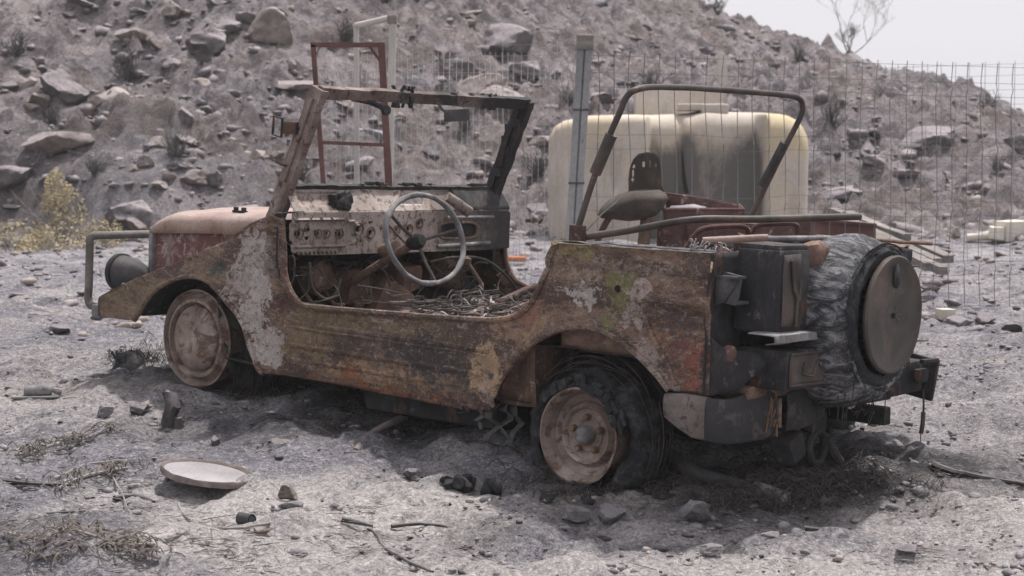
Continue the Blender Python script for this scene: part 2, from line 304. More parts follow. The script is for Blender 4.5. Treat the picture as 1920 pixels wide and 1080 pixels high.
def ground_material():
    m, n, p = newmat('ash_ground'); nb = NB(n)
    big = nb.noise(.55, 5, .6, .4)
    mid = nb.noise(2.6, 10, .78, .6, nb.mapping((1, 1.5, 1)))
    sm = nb.noise(11, 9, .8, .6)
    c = nb.ramp(mid, [(.34, (.105, .10, .118)), (.43, (.205, .196, .222)), (.50, (.335, .315, .338)), (.58, (.44, .413, .425)), (.70, (.56, .525, .525))])
    c = nb.mix(nb.ramp(big, [(.44, 0.0), (.60, .6)]), c, (.225, .22, .26))
    c = nb.mix(nb.ramp(nb.noise(1.1, 6, .65, .6, nb.mapping((1, 1, 1), (5, 2, 0))), [(.54, 0.0), (.66, .5)]), c, (.47, .43, .40))
    c = nb.mix(nb.ramp(nb.noise(6.5, 9, .8, .8, nb.mapping((1, 1.3, 1), (2, 8, 0))), [(.53, 0.0), (.60, .62)]), c, (.135, .13, .145))
    c = nb.mix(nb.ramp(sm, [(.55, 0.0), (.61, .5)]), c, (.16, .152, .165))
    c = nb.mix(nb.ramp(nb.noise(24, 8, .8, .4, nb.mapping((1, 1, 1), (1, 9, 2))), [(.55, 0.0), (.62, .65)]), c, (.56, .53, .525))
    c = nb.mix(nb.ramp(nb.noise(70, 4, .75, 0, nb.mapping((1, 1, 1), (4, 4, 2))), [(.57, 0.0), (.63, .7)]), c, (.09, .085, .09))
    c = nb.mix(nb.ramp(nb.noise(60, 4, .75, 0, nb.mapping((1, 1, 1), (9, 4, 2))), [(.58, 0.0), (.64, .7)]), c, (.62, .59, .57))
    # hillside: pinkish scorched earth with brown and black scars
    hc = nb.ramp(nb.noise(1.5, 10, .75, .7, nb.mapping((1, 1.1, 1.6))), [(.32, (.12, .108, .117)), (.40, (.235, .208, .222)), (.48, (.345, .305, .322)), (.57, (.43, .382, .392)), (.70, (.53, .47, .465))])
    hc = nb.mix(nb.ramp(nb.noise(.5, 6, .7, .6), [(.50, 0.0), (.62, .45)]), hc, (.33, .27, .235))
    hc = nb.mix(nb.ramp(nb.noise(.42, 6, .7, .6, nb.mapping((1, 1, 1), (7, 3, 0))), [(.50, 0.0), (.60, .5)]), hc, (.30, .29, .31))
    stn = n.nodes.new('ShaderNodeMapping'); stn.inputs['Rotation'].default_value = (0, 0, .5); stn.inputs['Scale'].default_value = (.8, 3.0, 2.0); nb.link(nb.co, stn.inputs[0])
    hc = nb.mix(nb.ramp(nb.noise(1.6, 8, .7, .5, stn.outputs[0]), [(.52, 0.0), (.64, .6)]), hc, (.155, .14, .145))
    hc = nb.mix(nb.ramp(nb.noise(5.5, 9, .8, .4), [(.57, 0.0), (.63, .7)]), hc, (.115, .10, .10))
    hc = nb.mix(nb.ramp(nb.noise(8.5, 9, .8, .4, nb.mapping((1, 1, 1), (2, 9, 4))), [(.57, 0.0), (.64, .6)]), hc, (.44, .395, .38))
    hc = nb.mix(nb.ramp(nb.noise(3.2, 9, .8, .6, nb.mapping((1, 1, 1), (5, 5, 4))), [(.50, 0.0), (.55, .75)]), hc, (.12, .108, .115))
    hc = nb.mix(nb.ramp(nb.noise(.9, 8, .75, .6, nb.mapping((1, 1, 1), (1, 7, 2))), [(.52, 0.0), (.62, .55)]), hc, (.20, .155, .13))
    c = nb.mix(nb.attr('hill'), c, hc)
    c = nb.mix(nb.math('MULTIPLY', nb.attr('char'), nb.ramp(nb.noise(7, 7, .75), [(.3, .35), (.55, 1.0)])), c, (.055, .053, .056))
    c = nb.mix(nb.math('MULTIPLY', nb.attr('pale'), nb.ramp(nb.noise(9, 8, .8), [(.36, .25), (.52, 1.0)])), c, (.57, .53, .52))
    fine = nb.noise(120, 5, .8)
    c = nb.mix(1.0, c, nb.ramp(fine, [(.2, .42), (.5, 1.0), (.8, 1.6)]), 'MULTIPLY')
    c = nb.mix(1.0, c, nb.ramp(nb.noise(48, 5, .85), [(.36, .5), (.5, 1.0), (.64, 1.4)]), 'MULTIPLY')
    nb.link(c, p.inputs['Base Color']); p.inputs['Roughness'].default_value = .97; p.inputs['Specular IOR Level'].default_value = .1
    h = nb.math('ADD', nb.math('MULTIPLY', sm, 1.0), nb.math('MULTIPLY', fine, .35))
    h = nb.math('ADD', h, nb.math('MULTIPLY', nb.noise(45, 6, .75), .6))
    h = nb.math('ADD', h, nb.math('MULTIPLY', nb.attr('hill'), nb.math('MULTIPLY', nb.noise(7, 8, .8, .5), 3.5)))
    nb.bump(p, h, 1.0, .04)
    return m
M['ground'] = ground_material()
# ------------------------------------------------------------------ object helpers
def tag(o, label=None, cat=None, group=None, kind=None):
    if label: o['label'] = label
    if cat: o['category'] = cat
    if group: o['group'] = group
    if kind: o['kind'] = kind
    return o
def empty(name, loc, label=None, cat=None, group=None, rz=0):
    o = bpy.data.objects.new(name, None); COL.objects.link(o); o.location = loc; o.rotation_euler = (0, 0, rz)
    o.empty_display_size = .1
    return tag(o, label, cat, group)
class MB:
    def __init__(s): s.v = []; s.f = []
    def add(s, vs, fs):
        k = len(s.v); s.v += [tuple(v) for v in vs]; s.f += [tuple(i + k for i in f) for f in fs]
    def box(s, c, size, rot=None, bev=0):
        sx, sy, sz = (a / 2 for a in size)
        if bev:
            b = bmesh.new(); bmesh.ops.create_cube(b, size=1)
            for v in b.verts: v.co = Vector((v.co.x * 2 * sx, v.co.y * 2 * sy, v.co.z * 2 * sz))
            bmesh.ops.bevel(b, geom=list(b.edges), offset=bev, segments=2, affect='EDGES', profile=.6)
            b.verts.index_update(); vs = [v.co.copy() for v in b.verts]; fs = [[v.index for v in f.verts] for f in b.faces]; b.free()
        else:
            vs = [Vector((x, y, z)) for x in (-sx, sx) for y in (-sy, sy) for z in (-sz, sz)]
            fs = [(0, 1, 3, 2), (4, 6, 7, 5), (0, 4, 5, 1), (2, 3, 7, 6), (0, 2, 6, 4), (1, 5, 7, 3)]
        if rot is not None: vs = [rot @ v for v in vs]
        s.add([v + Vector(c) for v in vs], fs)
    def tube(s, pts, r, seg=8, closed=False, cap=True, flat=None):
        pts = [Vector(p) for p in pts]; n = len(pts); rings = []
        up = None
        for i, p in enumerate(pts):
            a = pts[(i - 1) % n] if (closed or i > 0) else p; b = pts[(i + 1) % n] if (closed or i < n - 1) else p
            t = (b - a).normalized() if (b - a).length > 1e-9 else Vector((0, 0, 1))
            if up is None: up = t.orthogonal().normalized()
            up = (up - t * up.dot(t)); up = up.normalized() if up.length > 1e-6 else t.orthogonal().normalized()
            sd_ = t.cross(up); rr = r[i] if isinstance(r, (list, tuple)) else r
            rings.append([p + (up * math.cos(q) + sd_ * math.sin(q)) * rr for q in (2 * math.pi * k / seg for k in range(seg))])
        vs = [v for rg in rings for v in rg]; fs = []
        for i in range(n if closed else n - 1):
            j = (i + 1) % n
            for k in range(seg): fs.append((i * seg + k, i * seg + (k + 1) % seg, j * seg + (k + 1) % seg, j * seg + k))
        if cap and not closed: fs.append(tuple(range(seg))[::-1]); fs.append(tuple((n - 1) * seg + k for k in range(seg)))
        s.add(vs, fs)
    def lathe(s, prof, c, axis='Y', seg=48, noise=0, squash=1.0, capends=True):
        """prof: (offset along axis, radius)"""
        c = Vector(c); vs = []; fs = []; n = len(prof)
        for k in range(seg):
            q = 2 * math.pi * k / seg
            for (h, r) in prof:
                rr = r
                a, b = rr * math.cos(q), rr * math.sin(q) * squash
                if axis == 'Y': v = Vector((a, h, b))
                elif axis == 'X': v = Vector((h, a, b))
                else: v = Vector((a, b, h))
                if noise: v += mnoise.noise_vector((c + v) * 9) * noise + mnoise.noise_vector((c + v) * 31) * noise * .4
                vs.append(c + v)
        for k in range(seg):
            j = (k + 1) % seg
            for i in range(n - 1): fs.append((k * n + i, k * n + i + 1, j * n + i + 1, j * n + i))
        if capends:
            for i in (0, n - 1):
                if prof[i][1] > 1e-4: fs.append(tuple(k * n + i for k in range(seg)))
        s.add(vs, fs)
    def grid(s, P):
        """P[i][j] points"""
        n, m = len(P), len(P[0]); vs = [p for row in P for p in row]
        s.add(vs, [(i * m + j, i * m + j + 1, (i + 1) * m + j + 1, (i + 1) * m + j) for i in range(n - 1) for j in range(m - 1)])
    def warp(s, amp, sc=8, amp2=0, sc2=30):
        s.v = [tuple(Vector(v) + mnoise.noise_vector(Vector(v) * sc) * amp + (mnoise.noise_vector(Vector(v) * sc2) * amp2 if amp2 else Vector())) for v in s.v]
        return s
    def build(s, name, mat, parent=None, smooth=True, thick=0, off=0, loc=None):
        me = bpy.data.meshes.new(name); me.from_pydata(s.v, [], s.f); me.validate(); me.update()
        b = bmesh.new(); b.from_mesh(me); bmesh.ops.recalc_face_normals(b, faces=b.faces); b.to_mesh(me); b.free()
        me.materials.append(mat)
        o = bpy.data.objects.new(name, me); COL.objects.link(o)
        if parent: o.parent = parent
        if loc is not None: o.location = loc
        if smooth:
            me.polygons.foreach_set('use_smooth', [True] * len(me.polygons))
            try: me.set_sharp_from_angle(angle=math.radians(38))
            except Exception: pass
        if thick:
            md = o.modifiers.new('s', 'SOLIDIFY'); md.thickness = thick; md.offset = off
        return o
def spline(pts, n=8, closed=False):
    pts = [Vector(p) for p in pts]; out = []; N = len(pts)
    for i in range(N if closed else N - 1):
        if closed: a, b, c, d = (pts[(i + k) % N] for k in (-1, 0, 1, 2))
        else: a, b, c, d = pts[max(i - 1, 0)], pts[i], pts[i + 1], pts[min(i + 2, N - 1)]
        for k in range(n):
            t = k / n
            out.append(.5 * ((2 * b) + (c - a) * t + (2 * a - 5 * b + 4 * c - d) * t * t + (3 * b - a - 3 * c + d) * t ** 3))
    if not closed: out.append(pts[-1])
    return out
def sheet(outline, mapf, step=.02, smooth_n=0):
    """polygon in 2D (a, b) cut into a fine grid; mapf(a, b) -> 3D"""
    b = bmesh.new(); vs = [b.verts.new((x, y, 0)) for x, y in outline]; b.faces.new(vs)
    xs = [p[0] for p in outline]; ys = [p[1] for p in outline]
    for ax, lo, hi in ((0, min(xs), max(xs)), (1, min(ys), max(ys))):
        q = math.floor(lo / step) * step + step * .5
        while q < hi:
            if q > lo:
                co = [0, 0, 0]; co[ax] = q; no = [0, 0, 0]; no[ax] = 1
                bmesh.ops.bisect_plane(b, geom=b.verts[:] + b.edges[:] + b.faces[:], plane_co=co, plane_no=no, dist=1e-5)
            q += step
    b.verts.index_update()
    m = MB(); m.add([mapf(v.co.x, v.co.y) for v in b.verts], [[v.index for v in f.verts] for f in b.faces]); b.free()
    return m
def seg_dist(p, poly):
    x, y = p; best = 1e9
    for (ax, ay), (bx, by) in zip(poly[:-1], poly[1:]):
        dx, dy = bx - ax, by - ay; t = max(0, min(1, ((x - ax) * dx + (y - ay) * dy) / (dx * dx + dy * dy + 1e-12)))
        best = min(best, math.hypot(x - ax - t * dx, y - ay - t * dy))
    return best
# ------------------------------------------------------------------ terrain
def build_ground():
    xi = np.arange(-3.4, 3.6, .021)
    xo = [3.6]; st = .022
    while xo[-1] < 13: st = min(.055, st * 1.06); xo.append(xo[-1] + st)
    while xo[-1] < 90: st *= 1.25; xo.append(xo[-1] + st)
    xo = np.array(xo); X = np.concatenate([-(xo[::-1]) + .2, xi, xo])
    yi = np.arange(5.0, 9.5, .021); yo = [9.5]; st = .022
    while yo[-1] < 35: st = min(.055, st * 1.02); yo.append(yo[-1] + st)
    while yo[-1] < 160: st *= 1.2; yo.append(yo[-1] + st)
    yb = [5.0]; st = .03
    while yb[-1] > -40: st *= 1.3; yb.append(yb[-1] - st)
    Y = np.concatenate([np.array(yb[1:])[::-1], yi, np.array(yo)])
    gx, gy = np.meshgrid(X, Y); g = ground(gx, gy)
    nearw = (np.abs(gx) < 4.5) & (gy > 4) & (gy < 14)
    g = g + np.where(nearw, .013 * fbm(gx, gy, .085, 4, 41) + .034 * np.maximum(0, fbm(gx, gy, .19, 4, 43) - .25) + .012 * np.maximum(0, fbm(gx, gy, .07, 3, 47) - .3), 0)
    hillw = sstep(18.5, 20.5, gy)
    g = g + hillw * (.09 * np.maximum(0, fbm(gx, gy, .5, 4, 61) - .15) + .13 * np.maximum(0, fbm(gx, gy, .21, 3, 63) - .15) + .055 * fbm(gx, gy, .12, 2, 67))
    ny, nx = g.shape; co = np.stack([gx, gy, g], -1).reshape(-1, 3)
    me = bpy.data.meshes.new('ground'); me.vertices.add(nx * ny); me.vertices.foreach_set('co', co.ravel())
    i = np.arange(ny - 1)[:, None] * nx + np.arange(nx - 1)[None, :]
    q = np.stack([i, i + 1, i + 1 + nx, i + nx], -1).reshape(-1, 4)
    me.loops.add(q.size); me.loops.foreach_set('vertex_index', q.ravel()); me.polygons.add(len(q))
    me.polygons.foreach_set('loop_start', np.arange(len(q)) * 4); me.polygons.foreach_set('loop_total', np.full(len(q), 4))
    me.polygons.foreach_set('use_smooth', np.ones(len(q), bool)); me.update(); me.validate()
    def at(name, arr):
        a = me.attributes.new(name, 'FLOAT', 'POINT'); a.data.foreach_set('value', arr.ravel().astype(np.float32))
    n1 = fbm(gx, gy, .5, 4, 91)
    at('hill', sstep(18.2, 20.5, gy + .8 * n1))
    def el(cx, cy, rx, ry, soft=.5):
        return 1 - sstep(1 - soft, 1 + soft, np.sqrt(((gx - cx) / rx) ** 2 + ((gy - cy) / ry) ** 2) + .45 * n1)
    ch = np.maximum.reduce([el(-.15, 7.75, 1.1, .36), el(.85, 6.95, .95, .30), el(1.25, 7.15, .6, .3), el(-1.9, 6.25, .8, .4) * .75, el(-1.45, 5.75, .6, .25) * .6, el(-.15, 6.5, .35, .18), el(-1.75, 8.6, .5, .3) * .8, el(-4.2, 19.6, 2.6, 1.0) * .4])
    at('char', ch)
    at('pale', np.maximum.reduce([el(-.6, 6.62, .95, .40), el(.6, 5.95, 1.8, .26) * .9, el(2.0, 6.4, .8, .5) * .8, el(-.9, 6.2, .5, .3), el(-2.3, 8.3, .8, .5) * .6, el(2.2, 8.0, .8, .6) * .4]))
    me.materials.append(M['ground']); o = bpy.data.objects.new('ground', me); COL.objects.link(o); tag(o, kind='structure')
    return o
build_ground()
# ------------------------------------------------------------------ burnt vehicle
car = bpy.data.objects.new('off_road_vehicle', None); COL.objects.link(car)
tag(car, 'burnt out rusty open-top off-road car without doors standing in the ash', 'car')
car.matrix_world = Matrix.Translation(TJ + Vector((0, 0, CAMZ))) @ RJ.to_4x4()
V = Vector
arch_f = [(-.391, .403), (-.33, .476), (-.247, .55), (-.13, .599), (-.031, .615), (.068, .596), (.167, .538), (.265, .46), (.325, .357), (.366, .285), (.413, .259)]
arch_r = [(1.610, .300), (1.630, .350), (1.671, .405), (1.766, .497), (1.884, .563), (2.008, .589), (2.118, .575), (2.234, .522), (2.326, .458), (2.38, .41)]
def sp2(l, n=4): return [(p.x, p.y) for p in spline([V((a, b, 0)) for a, b in l], n)]
arch_f = sp2(arch_f); arch_r = sp2(arch_r)
door = sp2([(1.857, .872), (1.835, .82), (1.805, .74), (1.765, .665), (1.700, .605), (1.60, .577), (1.46, .566), (1.2, .558), (.976, .552), (.70, .546), (.60, .552), (.53, .59), (.490, .660), (.475, .754), (.462, .88)], 4)
def jag(x0, x1, z0, z1, n, amp, seed):
    r = random.Random(seed); return [(x0 + (x1 - x0) * k / n + r.uniform(-.004, .004), z0 + (z1 - z0) * k / n + r.uniform(-amp, amp)) for k in range(1, n)]
outl = ([(-.655, .395), (-.672, .44), (-.668, .472), (-.64, .492), (-.43, .573), (-.15, .668), (.06, .741), (.126, .767), (.20, .806), (.30, .86), (.404, .892)]
        + door[::-1] + [(2.10, .873), (2.505, .878), (2.512, .62), (2.514, .40)] + arch_r[::-1]
        + [(1.60, .262), (1.575, .252), (1.56, .232), (1.535, .243), (1.52, .222), (1.50, .236)] + jag(1.50, 1.38, .236, .232, 8, .014, 3)
        + [(1.36, .232), (.989, .247), (.52, .259)] + arch_f[::-1] + [(-.468, .396)])
vee = [(2.49, .705), (2.24, .70), (2.27, .63), (2.41, .43)]
chan = [(.415, .86), (.418, .72), (.445, .62), (.49, .56)]
def relief(x, z, far=False):
    y = 0
    for a in (arch_f, arch_r):
        d = seg_dist((x, z), a)
        if d < .05: y -= .022 * (1 - d / .05) ** .7
    if .5 < x < 1.62 and z < .56:
        e = min(1, (x - .5) / .1, (1.62 - x) / .05)
        y += e * (.010 * math.tanh((z - .475) * 120) * .5 + .008 * math.tanh((.385 - z) * 120) * .5 - .006)
        if z < .30: y += e * (.30 - z) * .35
    if x > 1.82:
        y += .012 * math.exp(-((z - .785) / .012) ** 2) - .010 * math.exp(-((z - .82) / .02) ** 2)
        d = seg_dist((x, z), vee)
        y -= .020 * max(0, 1 - d / .028) ** .5 if d < .028 else 0
        if z > .865: y -= .008
    if x > 2.42: y += (x - 2.42) * .10
    d = seg_dist((x, z), chan)
    if d < .022: y += .022 * (1 - (d / .022) ** 2)
    elif d < .04: y -= .006
    p = V((x * 1.0, z * 1.0, 3 if far else 0))
    y += .013 * mnoise.noise(p * 3.1) + .007 * mnoise.noise(p * 9) + .003 * mnoise.noise(p * 25)
    return y
def side_panel(far):
    def mp(x, z):
        r = relief(x, z, far)
        if far: x -= .19 * float(sstep(.12, .38, x)) * float(1 - sstep(.5, 1.1, x))
        return V((x, 1.58 - r - .24 * float(sstep(2.05, 2.5, x)) if far else r, z))
    m = sheet(outl, mp, .017)
    if not far: m.tube([mp(x, z) + V((0, -.002, 0)) for x, z in sp2(vee, 6)], .008, 6)
    for zz, rr3 in ((.478, .008), (.458, .005), (.388, .008), (.330, .006)):
        m.tube([mp(x, zz - .012 * (x - .5) + .004 * mnoise.noise(V((x * 4, zz, 3)))) + V((0, (.002 if far else -.002), 0)) for x in np.linspace(.53, 1.585 - (.5 - zz) * .4, 40)], rr3, 6)
    # rolled lips round the openings
    for ln, r in ((arch_f, .009), (arch_r, .010), (door, .010)):
        m.tube([mp(x, z) + V((0, (.004 if far else -.004), 0)) for x, z in ln], [r * (1 + .35 * mnoise.noise(V((x * 9, z * 9, 1)))) for x, z in ln], 7)
    o = m.build('side_panel', M['body'] if not far else M['rust'], car, thick=.004, off=0)
    return o
side_panel(False); side_panel(True)
# fender tops, slanting with the panel's upper edge, and inner wheel wells
ftop = [(-.668, .472), (-.64, .492), (-.43, .573), (-.15, .668), (.06, .741), (.126, .767), (.20, .806), (.30, .86)]
for far in (0, 1):
    m = MB(); P = []
    for x, z in sp2(ftop, 3):
        P.append([V((x, (1.58 - y if far else y), z + (.006 if y > .02 else 0) + .006 * mnoise.noise(V((x * 4, y * 4, far))))) for y in (0.0, .03, .12, .22, .32, .42)])
    m.grid(P)
    m.build('fender_top', M['rust'], car, thick=.004, off=0)
    for nm, a, y1 in (('wheel_well', arch_f, .42), ('wheel_well', arch_r, .36)):
        m = MB(); P = []
        for x, z in a:
            P.append([V((x, (1.58 - y if far else y), z + .02)) for y in np.linspace(.012, y1, 6)])
        m.grid(P)
        # inner wall of the well
        ys = 1.58 - y1 if far else y1
        top = [V((x, ys, z + .02)) for x, z in a]; bot = [V((x, ys, .22)) for x, z in a]; m.grid([top, [(p + q) / 2 for p, q in zip(top, bot)], bot])
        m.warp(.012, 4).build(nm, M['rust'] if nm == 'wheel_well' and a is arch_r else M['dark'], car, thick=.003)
# ---- floor, sills, firewall, tunnel
m = MB(); m.grid([[V((x, y, .285 + .012 * mnoise.noise(V((x * 5, y * 5, 0))))) for y in np.linspace(.03, 1.55, 30)] for x in np.linspace(.12, 1.72, 34)])
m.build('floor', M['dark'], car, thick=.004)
for y in (.045, 1.535):
    m = MB(); m.grid([[V((x, y + (.03 if y < 1 else -.03) * (.555 - z) * 2, z)) for z in np.linspace(.27, .553, 6)] for x in np.linspace(.48, 1.74, 30)]); m.warp(.008, 6)
    m.build('inner_sill', M['rust'], car, thick=.004)
m = MB(); m.grid([[V((.10 + .04 * math.sin(z * 9), y, z)) for z in np.linspace(.22, .76, 12)] for y in np.linspace(.04, 1.54, 30)]); m.warp(.012, 5)
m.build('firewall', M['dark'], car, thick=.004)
m = MB()
m.grid([[V((x, .79 + .17 * math.cos(t) * (1.15 - .25 * x), .29 + .19 * math.sin(t) * (1.2 - .35 * x))) for t in np.linspace(0, math.pi, 12)] for x in np.linspace(.12, 1.7, 24)]); m.warp(.014, 7)
m.build('transmission_tunnel', M['rust'], car, thick=.004)
m = MB(); m.tube([(.82, .84, .43), (.80, .83, .62), (.74, .81, .70)], .009); m.lathe([(-.02, .0), (-.015, .018), (.01, .02), (.022, 0)], (.735, .808, .71), 'Z', 12)
m.build('gear_lever', M['rust'], car)
# cross member and seat box behind the door opening, rear tub walls
m = MB(); m.grid([[V((1.70 + .02 * math.sin(y * 7), y, z)) for z in np.linspace(.27, .52, 6)] for y in np.linspace(.04, 1.54, 20)]); m.build('seat_riser', M['rust'], car, thick=.004)
m = MB(); m.grid([[V((x, y, .50 + .01 * mnoise.noise(V((x * 6, y * 6, 2))))) for y in np.linspace(.03, 1.55, 24)] for x in np.linspace(1.70, 2.50, 16)]); m.build('rear_floor', M['dark'], car, thick=.004)
for y, far in ((.02, 0), (1.33, 1)):
    m = MB(); m.grid([[V((x, y + (.03 if not far else -.03) * (.86 - z) * 2, z)) for z in np.linspace(.50, .862, 8)] for x in np.linspace(1.86, 2.49, 18)]); m.warp(.006, 8)
    m.build('inner_wall', M['rust'], car, thick=.003)
    m = MB(); m.grid([[V((x, (y - .015 + t) if not far else (y + .015 - t), .876 - .004 * (t > .03))) for t in (0, .02, .045, .05)] for x in np.linspace(1.85, 2.505, 30)]); m.warp(.005, 9, .003)
    m.tube([V((x, (.045 if not far else 1.535), .878 + .005 * mnoise.noise(V((x * 12, far, 0))))) for x in np.linspace(1.98, 2.5, 20)], .006, 6)
    m.build('top_rail', M['greymet'] if not far else M['rust'], car, thick=.003)
# rear panel
m = sheet([(.0, .40), (.0, .878), (.10, .882), (1.25, .872), (1.34, .862), (1.34, .40), (1.2, .37), (.4, .37)], lambda y, z: V((2.508 + .012 * mnoise.noise(V((y * 4, z * 4, 5))) - .015 * math.exp(-((z - .66) / .03) ** 2) + .01 * math.tanh((z - .8) * 60), y, z)), .03)
m.build('rear_panel', M['dark'], car, thick=.004)
m = MB(); m.box((2.40, .79, .36), (.06, 1.4, .07), bev=.008); m.box((1.4, .42, .24), (2.3, .05, .07), bev=.008); m.box((1.4, 1.16, .24), (2.3, .05, .07), bev=.008); m.box((-.45, .79, .36), (.06, .9, .06), bev=.008)
m.warp(.006, 5).build('chassis', M['dark'], car)
m = MB(); m.tube([(0, .15, .34), (0, 1.43, .34)], .035, 10); m.tube([(2.0, .12, .21), (2.0, 1.46, .21)], .035, 10); m.lathe([(-.12, .03), (-.09, .09), (0, .115), (.09, .09), (.12, .03)], (2.0, .72, .23), 'Y', 20)
m.tube([(2.05, .32, .25), (2.32, .34, .34)], .018, 8); m.tube([(1.75, .30, .28), (2.0, .24, .24), (2.1, .3, .2)], .02, 8)
m.build('axle', M['dark'], car)
# hull plates seen in the rear arch
m = MB(); m.tube([(1.80, .20, .54), (1.77, .22, .40), (1.72, .24, .24)], .016, 8); m.box((2.17, .33, .47), (.24, .05, .12), bev=.01); m.box((1.92, .34, .35), (.5, .04, .2), bev=.01)
m.warp(.008, 7).build('suspension_bracket', M['dark'], car)
# ---- hood
hx = np.linspace(-.835, .285, 44); P = []
for x in hx:
    k = min(1, (x + .835) / .14); nose = math.sqrt(max(0, 1 - (1 - k) ** 2))
    row = []
    for t in np.linspace(0, math.pi, 26):
        c = math.cos(t); s = math.sin(t)
        yy = .79 - (.37) * (abs(c) ** .55) * (1 if c > 0 else -1)
        zz = .745 + .004 * 0 + (.055 + .050 * nose) * (s ** .45) * (.55 + .45 * nose) + (x + .8) * .045 + .012 * math.exp(-((yy - .79) / .10) ** 2)
        wd_ = 1 + .75 * max(0, x - .0); row.append(V((x, .79 + (yy - .79) * wd_, zz)))
    P.append(row)
m = MB(); m.grid(P); m.grid([[p, V((p.x, p.y * .98 + .0158, p.z - .001)), V((p.x + .002, p.y, .742))] for p in P[0]])
m.warp(.006, 4, .002, 18).build('hood', M['hoodm'], car, thick=.003)
m = MB()
for x in (-.355, -.305): m.box((x, .50, .872), (.016, .02, .022), bev=.004)
m.box((-.33, .50, .864), (.075, .025, .008))
m.build('hood_catch', M['dark'], car)
m = MB(); m.box((-.20, .62, .89), (.07, .03, .012)); m.tube([(-.24, .60, .885), (-.19, .60, .91), (-.14, .60, .887)], .006, 6)
m.build('hood_catch', M['dark'], car)
for y in (.44, 1.14):
    m = sheet([(-.82, .40), (-.83, .755), (-.30, .78), (.10, .80), (.10, .40)], lambda x, z: V((x, y + .006 * mnoise.noise(V((x * 6, z * 6, y))) + (.006 if abs(z - .70) < .01 else 0), z)), .03)
    m.build('engine_side_panel', M['hoodside'], car, thick=.003)
m = MB()
m.box((-.835, .79, .585), (.03, .74, .36), bev=.012)
for k in range(9): m.box((-.853, .52 + k * .067, .57), (.012, .026, .28), bev=.004)
m.build('grille', M['greymet'], car)
m = MB(); m.box((-.30, .79, .55), (.55, .40, .30), bev=.03); m.warp(.02, 6).build('engine_block', M['dark'], car)
# headlights
for y in (.315, 1.265):
    h = MB(); h.lathe([(-.145, 0), (-.14, .035), (-.128, .066), (-.115, .079), (-.10, .077), (-.03, .072), (.03, .05), (.06, .02), (.065, 0)], (-.80, y, .560), 'X', 32, noise=.006)
    h.tube([(-.78, y, .50), (-.77, y + .01, .44)], .02, 8)
    ho = h.build('headlight', M['darkgrey'], car)
    r = MB(); r.lathe([(-.12, .080), (-.118, .085), (-.095, .085), (-.092, .077)], (-.80, y, .560), 'X', 36, noise=.002, capends=False); r.build('bezel', M['dark'], ho)
# small lamps on the fenders
for y in (.12, 1.46):
    h = MB(); h.lathe([(0, .034), (.02, .034), (.03, .028), (.034, 0)], (-.615, y, .508), 'Z', 20); h.build('side_lamp', M['greymet'], car)
m = MB(); m.box((-.70, .79, .425), (.035, 1.50, .085), bev=.012); m.box((-.705, .03, .415), (.05, .045, .05), bev=.008); m.warp(.006, 6)
m.build('front_bumper', M['greymet'], car)
# bull bar
m = MB(); bx = -1.065
loop = [(-.72, .26, .40), (bx + .06, .26, .395), (bx, .26, .42), (bx, .26, .50), (bx, .26, .68), (bx + .002, .262, .708), (bx + .012, .285, .719), (bx + .02, .42, .720), (bx + .02, 1.16, .720), (bx + .02, 1.28, .718), (bx + .004, 1.318, .70), (bx, 1.32, .66), (bx, 1.32, .42), (-.72, 1.32, .40)]
m.tube([p for p in spline(loop, 5)], .0185, 12)
m.warp(.003, 5).build('bull_bar', M['barm'], car)
# ---- windscreen frame
def winp(y, t):  # t 0 bottom .. 1 top along the leaning plane
    return V((.300 + .216 * t, y, .905 + .496 * t))
fr = MB()
def flatbar(m, a, b, wv, tv, n=14, wob=.004):
    """bar from a to b with half widths wv (vector) and tv (vector)"""
    P = [[], [], [], []]
    rings = []
    for k in range(n + 1):
        c = a.lerp(b, k / n); jj = [1 + .12 * mnoise.noise(c * 14 + V((q, 0, 0))) for q in range(4)]
        rings.append([c + wv * jj[0] + tv, c + wv * jj[0] - tv, c - wv * jj[2] - tv, c - wv * jj[2] + tv])
    k = len(m.v); m.v += [tuple(p) for r in rings for p in r]
    for i in range(n):
        for j in range(4): m.f.append((k + i * 4 + j, k + i * 4 + (j + 1) % 4, k + (i + 1) * 4 + (j + 1) % 4, k + (i + 1) * 4 + j))
    m.f.append((k, k + 1, k + 2, k + 3)); m.f.append(tuple(k + n * 4 + j for j in (3, 2, 1, 0)))
tl, tr = J(603, 172, 1, .15), J(978, 190, 1, 1.42); tl.x = tr.x = .516
tl.z, tr.z = 1.392, 1.392
upv = V((.4, 0, .92)).normalized()
flatbar(fr, V((.516, .135, 1.385)), V((.516, 1.43, 1.385)), upv * .024, V((.016, 0, -.006)), 40)
for k in range(14):
    fr.box((.516 + random.uniform(-.01, .01), random.uniform(.9, 1.42), 1.385 + random.uniform(-.02, .025)), (.02, random.uniform(.02, .06), .02), bev=.004)
fr.warp(.003, 6, .002, 40)
wf = fr.build('windscreen_frame', M['topbar'], car)
m = MB(); flatbar(m, V((.270, .137, .85)), V((.512, .137, 1.40)), V((.034, 0, -.014)), V((0, .018, 0)), 26)
flatbar(m, V((.33, .12, 1.0)), V((.49, .12, 1.36)), V((.012, 0, -.005)), V((0, .012, 0)), 20)
m.box((.30, .125, .90), (.06, .03, .10), bev=.008); m.tube([(.25, .12, .83), (.31, .11, .90), (.36, .12, 1.02)], .014, 8)
m.warp(.004, 8, .003, 30).build('windscreen_post', M['postm'], wf)
m = MB(); flatbar(m, V((.285, 1.43, .86)), V((.512, 1.43, 1.40)), V((.034, 0, -.014)), V((0, .018, 0)), 26)
flatbar(m, V((.34, 1.41, 1.0)), V((.49, 1.41, 1.36)), V((.010, 0, -.004)), V((0, .01, 0)), 20)
